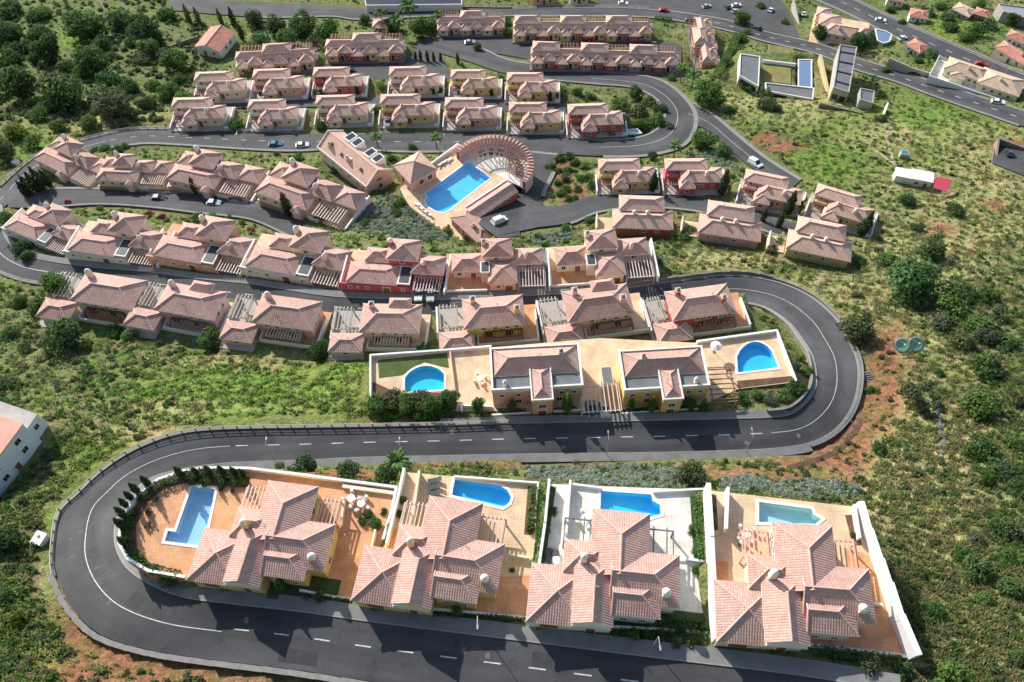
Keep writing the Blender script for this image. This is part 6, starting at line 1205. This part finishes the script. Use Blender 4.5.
cluster([(558,172,12,'bush',ol),(568,172,14,'bush',m_),(584,168,14,'bush',l),(570,158,14,'bush',m_),(558,184,12,'bush',l),(566,190,13,'bush',y),(574,200,12,'bush',m_),(588,178,12,'bush',l),(592,186,12,'bush',m_),(550,168,14,'bush',m_),(560,160,14,'bush',d),(575,165,14,'bush',ol),(565,180,14,'bush',ol),(560,194,12,'bush',m_),(578,190,12,'bush',ol),(568,200,12,'bush',d),(580,180,12,'bush',m_),(590,222,14,'bush',m_),(565,230,14,'bush',l),(680,238,20,'bush',l),(690,232,16,'bush',m_),(770,252,16,'bush',m_),(858,262,16,'bush',d),(780,243,12,'bush',l),(725,180,10,'bush',m_),(658,182,10,'bush',d),(800,205,12,'bush',m_),(732,178,10,'bush',l)], W, 'round the right hand street', 'bush', 'street garden bushes')
cluster([(818,38,20,'round',d),(855,50,26,'round',d),(862,46,20,'round',d),(930,58,16,'round',d),(918,62,14,'bush',m_),(885,72,12,'bush',m_),(870,88,12,'palm',m_),(880,96,14,'bush',m_),(902,24,12,'bush',d),(950,30,20,'bush',m_),(975,36,24,'bush',m_),(990,28,20,'bush',d),(930,16,14,'bush',m_),(965,40,18,'bush',l),(1010,26,18,'round',d),(940,8,16,'bush',m_),(978,8,16,'bush',m_),(740,40,16,'bush',d),(735,55,18,'bush',m_),(728,65,18,'bush',d),(745,35,14,'bush',l),(752,90,20,'bush',d),(765,98,18,'bush',d),(775,110,16,'bush',ol),(760,8,14,'bush',m_),(785,24,12,'bush',m_),(1000,88,10,'palm',l),(925,70,12,'palm',m_),(880,120,14,'bush',ol),(945,20,18,'bush',d),(890,12,12,'bush',d),(1018,60,14,'bush',d)], W, 'near the modern houses and highway', 'tree', 'trees of the upper right')
def hedge(pts, z, wid, hgt, mat, label, dens=46):
    Wp = [(PZ(u, v, z) if z is not None else G(u, v)) for u, v in pts]; o0 = Wp[0]; rng = np.random.default_rng(len(label)); vs, fs = [], []
    for a, b in zip(Wp[:-1], Wp[1:]):
        L_ = np.linalg.norm(b - a); k = int(L_ * dens * (wid + 2 * hgt) * .5) + 4; t = rng.random(k); c = a[None] + (b - a)[None] * t[:, None] - o0; dv = (b - a) / L_; nn = np.array((-dv[1], dv[0], 0))
        q = rng.random(k) * (wid + 2 * hgt); side = np.where(q < wid, q - wid / 2, np.where(q < wid + hgt, -wid / 2, wid / 2)); zz = np.where(q < wid, hgt, (q - wid) % hgt) * rng.uniform(.85, 1.12, k)
        pos = c + nn[None] * (side * rng.uniform(.85, 1.15, k))[:, None]; pos[:, 2] += zz; e1 = rng.normal(size=(k, 3)); e1 /= np.linalg.norm(e1, axis=1, keepdims=True); e2 = np.cross(e1, rng.normal(size=(k, 3))); e2 /= np.linalg.norm(e2, axis=1, keepdims=True)
        for p, x1, x2 in zip(pos, e1 * .17, e2 * .13): i = len(vs); vs += [tuple(p - x1), tuple(p + x2), tuple(p + x1), tuple(p - x2)]; fs.append((i, i + 1, i + 2, i + 3))
    me = bpy.data.meshes.new('hedge'); me.from_pydata(vs, [], fs); me.materials.append(M[mat]); me.update(); r = tag(empty('hedge', tuple(o0)), label, 'hedge', 'clipped garden hedges'); inst(me, 'foliage', r)
for a in (([(614,632.5),(660,636),(705,639)], None, 1.3, .7, 'f_light', 'bright hedge between the street wall and pavement of the third lower villa'), ([(646,622),(706,628)], VZ[2], 1.2, .9, 'f_mid', 'hedge inside the street wall of the third lower villa'), ([(697,495),(700,530),(703,562)], VZ[2], 1.3, 1.1, 'f_light', 'tall hedge on the right side of the white pool terrace'),
 ([(545,490),(541,530),(537,562)], VZ[2], .9, 1.0, 'f_mid', 'narrow hedge left of the white pool terrace'), ([(535,487),(530,532)], VZ[1], 1.0, .9, 'f_light', 'hedge on the right edge of the second lower plot'), ([(303,597.5),(352,604)], None, .9, .6, 'f_mid', 'low hedge before the first lower villa'), ([(434,613),(480,618),(526,623)], None, 1.0, .5, 'f_dark', 'low hedge before the second lower villa'),
 ([(812,650.5),(860,656.5),(900,662)], None, 1.2, .7, 'f_mid', 'hedge before the rightmost lower villa'), ([(245,477),(206,473.5),(186,476),(161,485),(141,499)], VZ[0], 1.3, .8, 'f_dark', 'dark hedge inside the top of the curved white wall'), ([(132,512),(127,530),(130,552),(148,568),(180,576)], VZ[0], 1.1, .7, 'f_mid', 'hedge inside the left of the curved white wall'),
 ([(497,412),(526,412)], None, .9, .5, 'f_mid', 'low hedge left of the salmon bay'), ([(551,412),(579,409)], None, .9, .5, 'f_mid', 'low hedge right of the salmon bay'), ([(626,412),(652,412)], None, .9, .5, 'f_mid', 'low hedge left of the yellow bay'), ([(672,411),(700,408)], None, .9, .5, 'f_light', 'low hedge right of the yellow bay'),
 ([(716,78),(728,58),(737,38)], None, 2.6, 2.4, 'f_mid', 'tall clipped green hedge right of the end-on block'), ([(738,84),(764,96)], None, 2.0, 1.6, 'f_dark', 'dark hedge below the white modern cube house'), ([(654,20),(672,22)], None, 2, 1.5, 'f_mid', 'hedge at the end of the longest terrace block'), ([(304,187),(318,197)], None, 1.2, .8, 'f_grey', 'silvery hedge beside the lawn above the terrace road'),
 ([(608,136),(640,138)], None, 1.2, 1.0, 'f_dark', 'dark hedge round the small turquoise pool')): hedge(*a)
# ------------------------------------------------------------------ uncountable ground cover
def scatter(name, pts, srcs, label):
    if not len(pts): return
    me = bpy.data.meshes.new(name); me.from_pydata([p[0] for p in pts], [], [])
    for nm, i in (('rotz', 1), ('scl', 2)):
        at = me.attributes.new(nm, 'FLOAT', 'POINT'); at.data.foreach_set('value', [p[i] for p in pts])
    at = me.attributes.new('pick', 'INT', 'POINT'); at.data.foreach_set('value', [random.randrange(len(srcs)) for p in pts])
    o = bpy.data.objects.new(name, me); COL.objects.link(o); tag(o, label, 'vegetation', kind='stuff')
    t = bpy.data.node_groups.new(name, 'GeometryNodeTree'); t.interface.new_socket('Geometry', in_out='INPUT', socket_type='NodeSocketGeometry'); t.interface.new_socket('Geometry', in_out='OUTPUT', socket_type='NodeSocketGeometry')
    N = t.nodes; L = t.links; gi, go_ = N.new('NodeGroupInput'), N.new('NodeGroupOutput'); ip = N.new('GeometryNodeInstanceOnPoints'); jn = N.new('GeometryNodeGeometryToInstance')
    for me_s in srcs:
        so = bpy.data.objects.new(name + '_piece', me_s); oi = N.new('GeometryNodeObjectInfo'); oi.inputs[0].default_value = so; oi.inputs['As Instance'].default_value = True; L.new(oi.outputs['Geometry'], jn.inputs[0])
    def attr(nm, ty):
        a = N.new('GeometryNodeInputNamedAttribute'); a.data_type = ty; a.inputs[0].default_value = nm; return a.outputs[0]
    ip.inputs['Pick Instance'].default_value = True; j2 = N.new('GeometryNodeJoinGeometry')
    for n_ in [n for n in N if n.bl_idname == 'GeometryNodeObjectInfo']: L.new(n_.outputs['Geometry'], j2.inputs[0])
    N.remove(jn); L.new(gi.outputs[0], ip.inputs['Points']); L.new(j2.outputs[0], ip.inputs['Instance']); L.new(attr('pick', 'INT'), ip.inputs['Instance Index'])
    cx = N.new('ShaderNodeCombineXYZ'); L.new(attr('rotz', 'FLOAT'), cx.inputs[2]); L.new(cx.outputs[0], ip.inputs['Rotation']); L.new(attr('scl', 'FLOAT'), ip.inputs['Scale']); L.new(ip.outputs[0], go_.inputs[0])
    md = o.modifiers.new('scatter', 'NODES'); md.node_group = t; return o
def tuft(seed, mat, n=26, spread=.5, lean=.5, wid=.05):
    rng = random.Random(seed); m = MB()
    for k in range(n):
        a = rng.uniform(0, 6.28); r_ = spread * rng.random()**.6; x, yv = r_ * math.cos(a), r_ * math.sin(a); hh = rng.uniform(.18, .48); b = rng.uniform(0, 6.28); lx, ly = lean * hh * math.cos(a + rng.uniform(-1, 1)), lean * hh * math.sin(a + rng.uniform(-1, 1)); w_ = wid * rng.uniform(1.0, 2.2)
        dx, dy = math.cos(b) * w_, math.sin(b) * w_; i = len(m.v); m.v += [(x - dx, yv - dy, -.1), (x + dx, yv + dy, -.1), (x + lx * .5 + dx * .8, yv + ly * .5 + dy * .8, hh * .65), (x + lx, yv + ly, hh), (x + lx * .5 - dx * .8, yv + ly * .5 - dy * .8, hh * .65)]; m.f.append((i, i+1, i+2, i+3, i+4)); m.m.append(0)
    return m.mesh('tuft', M[mat])
def shrub(seed, mat, n=110, leaf=.16):
    rng = np.random.default_rng(seed); cl = [(rng.uniform(-.35, .35), rng.uniform(-.35, .35), rng.uniform(.15, .4), rng.uniform(.28, .42), rng.uniform(.25, .38)) for _ in range(4)]; vs, fs = leaf_cloud(cl, n, leaf, rng); me = bpy.data.meshes.new('shrub'); me.from_pydata(vs, [], fs); me.materials.append(M[mat]); me.update(); return me
bins = {k: [] for k in ('grass_green', 'grass_dry', 'scrub_dark', 'scrub_olive', 'scrub_brown', 'lavender', 'scrub_yellow')}
def msk(a, x, yv):
    i, j = int((x - GX0) / GS), int((yv - GY0) / GS); return float(a[min(max(j, 0), ny - 1), min(max(i, 0), nx - 1)])
LAV = [(600,476,75,12),(540,468,16,8),(660,480,40,10),(745,485,30,8),(815,490,45,10),(390,215,55,20),(340,215,28,14),(420,235,30,10),(715,158,28,7),(735,164,20,5),(545,240,14,6),(560,236,12,6),(275,182,18,6),(300,190,16,7)]
N1 = 78000
us = RNG.uniform(-150, 1174, N1); vs_ = RNG.uniform(-30, 745, N1)
_lx = [(a + c * r_ * math.cos(t_), b + e * r_ * math.sin(t_)) for a, b, c, e in LAV for r_, t_ in [(math.sqrt(random.random()), random.uniform(0, 6.28)) for _ in range(int(c * e * .55))]]
us = np.concatenate([us, [q[0] for q in _lx]]); vs_ = np.concatenate([vs_, [q[1] for q in _lx]])
for u, v in zip(us, vs_):
    p = P(u, v); p = CAMP + ray(u, v) * (FPX / pxm(v))
    for _ in range(3):
        t_ = (hz(p[0], p[1]) - CAMZ) / ray(u, v)[2]; p = CAMP + ray(u, v) * t_
    if occupied(p[0], p[1], 1): continue
    x, yv = p[0], p[1]; zz = hz(x, yv); red, dry, br = msk(MASK['red'], x, yv), msk(MASK['dry'], x, yv), msk(MASK['bright'], x, yv); n1, n2 = msk(rnd, x, yv), msk(rnd2, x, yv); q = random.random()
    lavd = max((1 - ((u - a) / c)**2 - ((v - b) / e)**2) for a, b, c, e in LAV)
    if u < 205 and v < 122 and br < .5 and q < .42: k = 'scrub_dark' if q < .2 else 'scrub_olive'; bins[k].append(((x, yv, zz - .1), random.uniform(0, 6.28), random.uniform(1.0, 2.4))); continue
    if lavd > 0: k = 'lavender' if q < .8 else 'scrub_dark'
    elif red > .45:
        if q > .22: continue
        k = random.choice(['grass_green', 'grass_dry', 'scrub_olive'])
    elif dry > .5: k = 'grass_dry' if q < .62 else 'grass_green' if q < .88 else 'scrub_olive' if q < .96 else 'scrub_dark'
    elif br > .5:
        if q > .85: continue
        k = 'grass_green' if q < .72 else 'scrub_yellow' if q < .75 else 'grass_dry' if q < .95 else 'scrub_olive'
    elif n2 > .56: k = 'scrub_dark' if q < (.34 if u < 500 else .16) else 'scrub_olive' if q < (.55 if u < 500 else .34) else 'grass_green' if q < .8 else 'grass_dry'
    elif n1 > .55 and u > 500: k = 'grass_dry' if q < .5 else 'grass_green' if q < .9 else 'scrub_olive'
    elif n1 < .42 and u < 420: k = 'scrub_brown' if q < .45 else 'scrub_dark' if q < .55 else 'grass_green'
    else: k = 'grass_green' if q < .58 else 'scrub_olive' if q < .70 else 'grass_dry' if q < .88 else 'scrub_brown' if q < .92 else 'scrub_dark'
    s = {'g': random.uniform(.7, 1.5), 's': random.uniform(.45, 1.15) * (1.5 if random.random() < .12 else 1), 'l': random.uniform(.7, 1.2)}[k[0]]
    bins[k].append(((x, yv, zz - .05), random.uniform(0, 6.28), s))
scatter('green_grass', bins['grass_green'], [tuft(i, 'g_green') for i in range(4)], 'rough green grass covering the hillside'); scatter('dry_grass', bins['grass_dry'], [tuft(i + 9, 'g_dry', 30, .55, .7) for i in range(4)], 'dry straw coloured grass on the slopes')
scatter('dark_scrub', bins['scrub_dark'], [shrub(i, 'f_mid') for i in range(3)] + [shrub(i + 20, 'f_dark') for i in range(2)], 'small dark green scrub over the hillside'); scatter('olive_scrub', bins['scrub_olive'], [shrub(i + 5, 'f_olive') for i in range(4)], 'small olive scrub over the hillside')
scatter('brown_scrub', bins['scrub_brown'], [shrub(i + 9, 'g_brown', 90, .12) for i in range(4)], 'greyish brown dry scrub on the left slope'); scatter('silver_groundcover', bins['lavender'], [shrub(i + 13, 'f_grey', 130, .12) for i in range(4)], 'silvery ground cover planted on the banks'); scatter('yellow_scrub', bins['scrub_yellow'], [shrub(i + 17, 'f_yellow') for i in range(3)], 'yellow green scrub in the bright grass')
print('STUFF', {k: len(v) for k, v in bins.items()}, 'OBJ', len(bpy.data.objects))
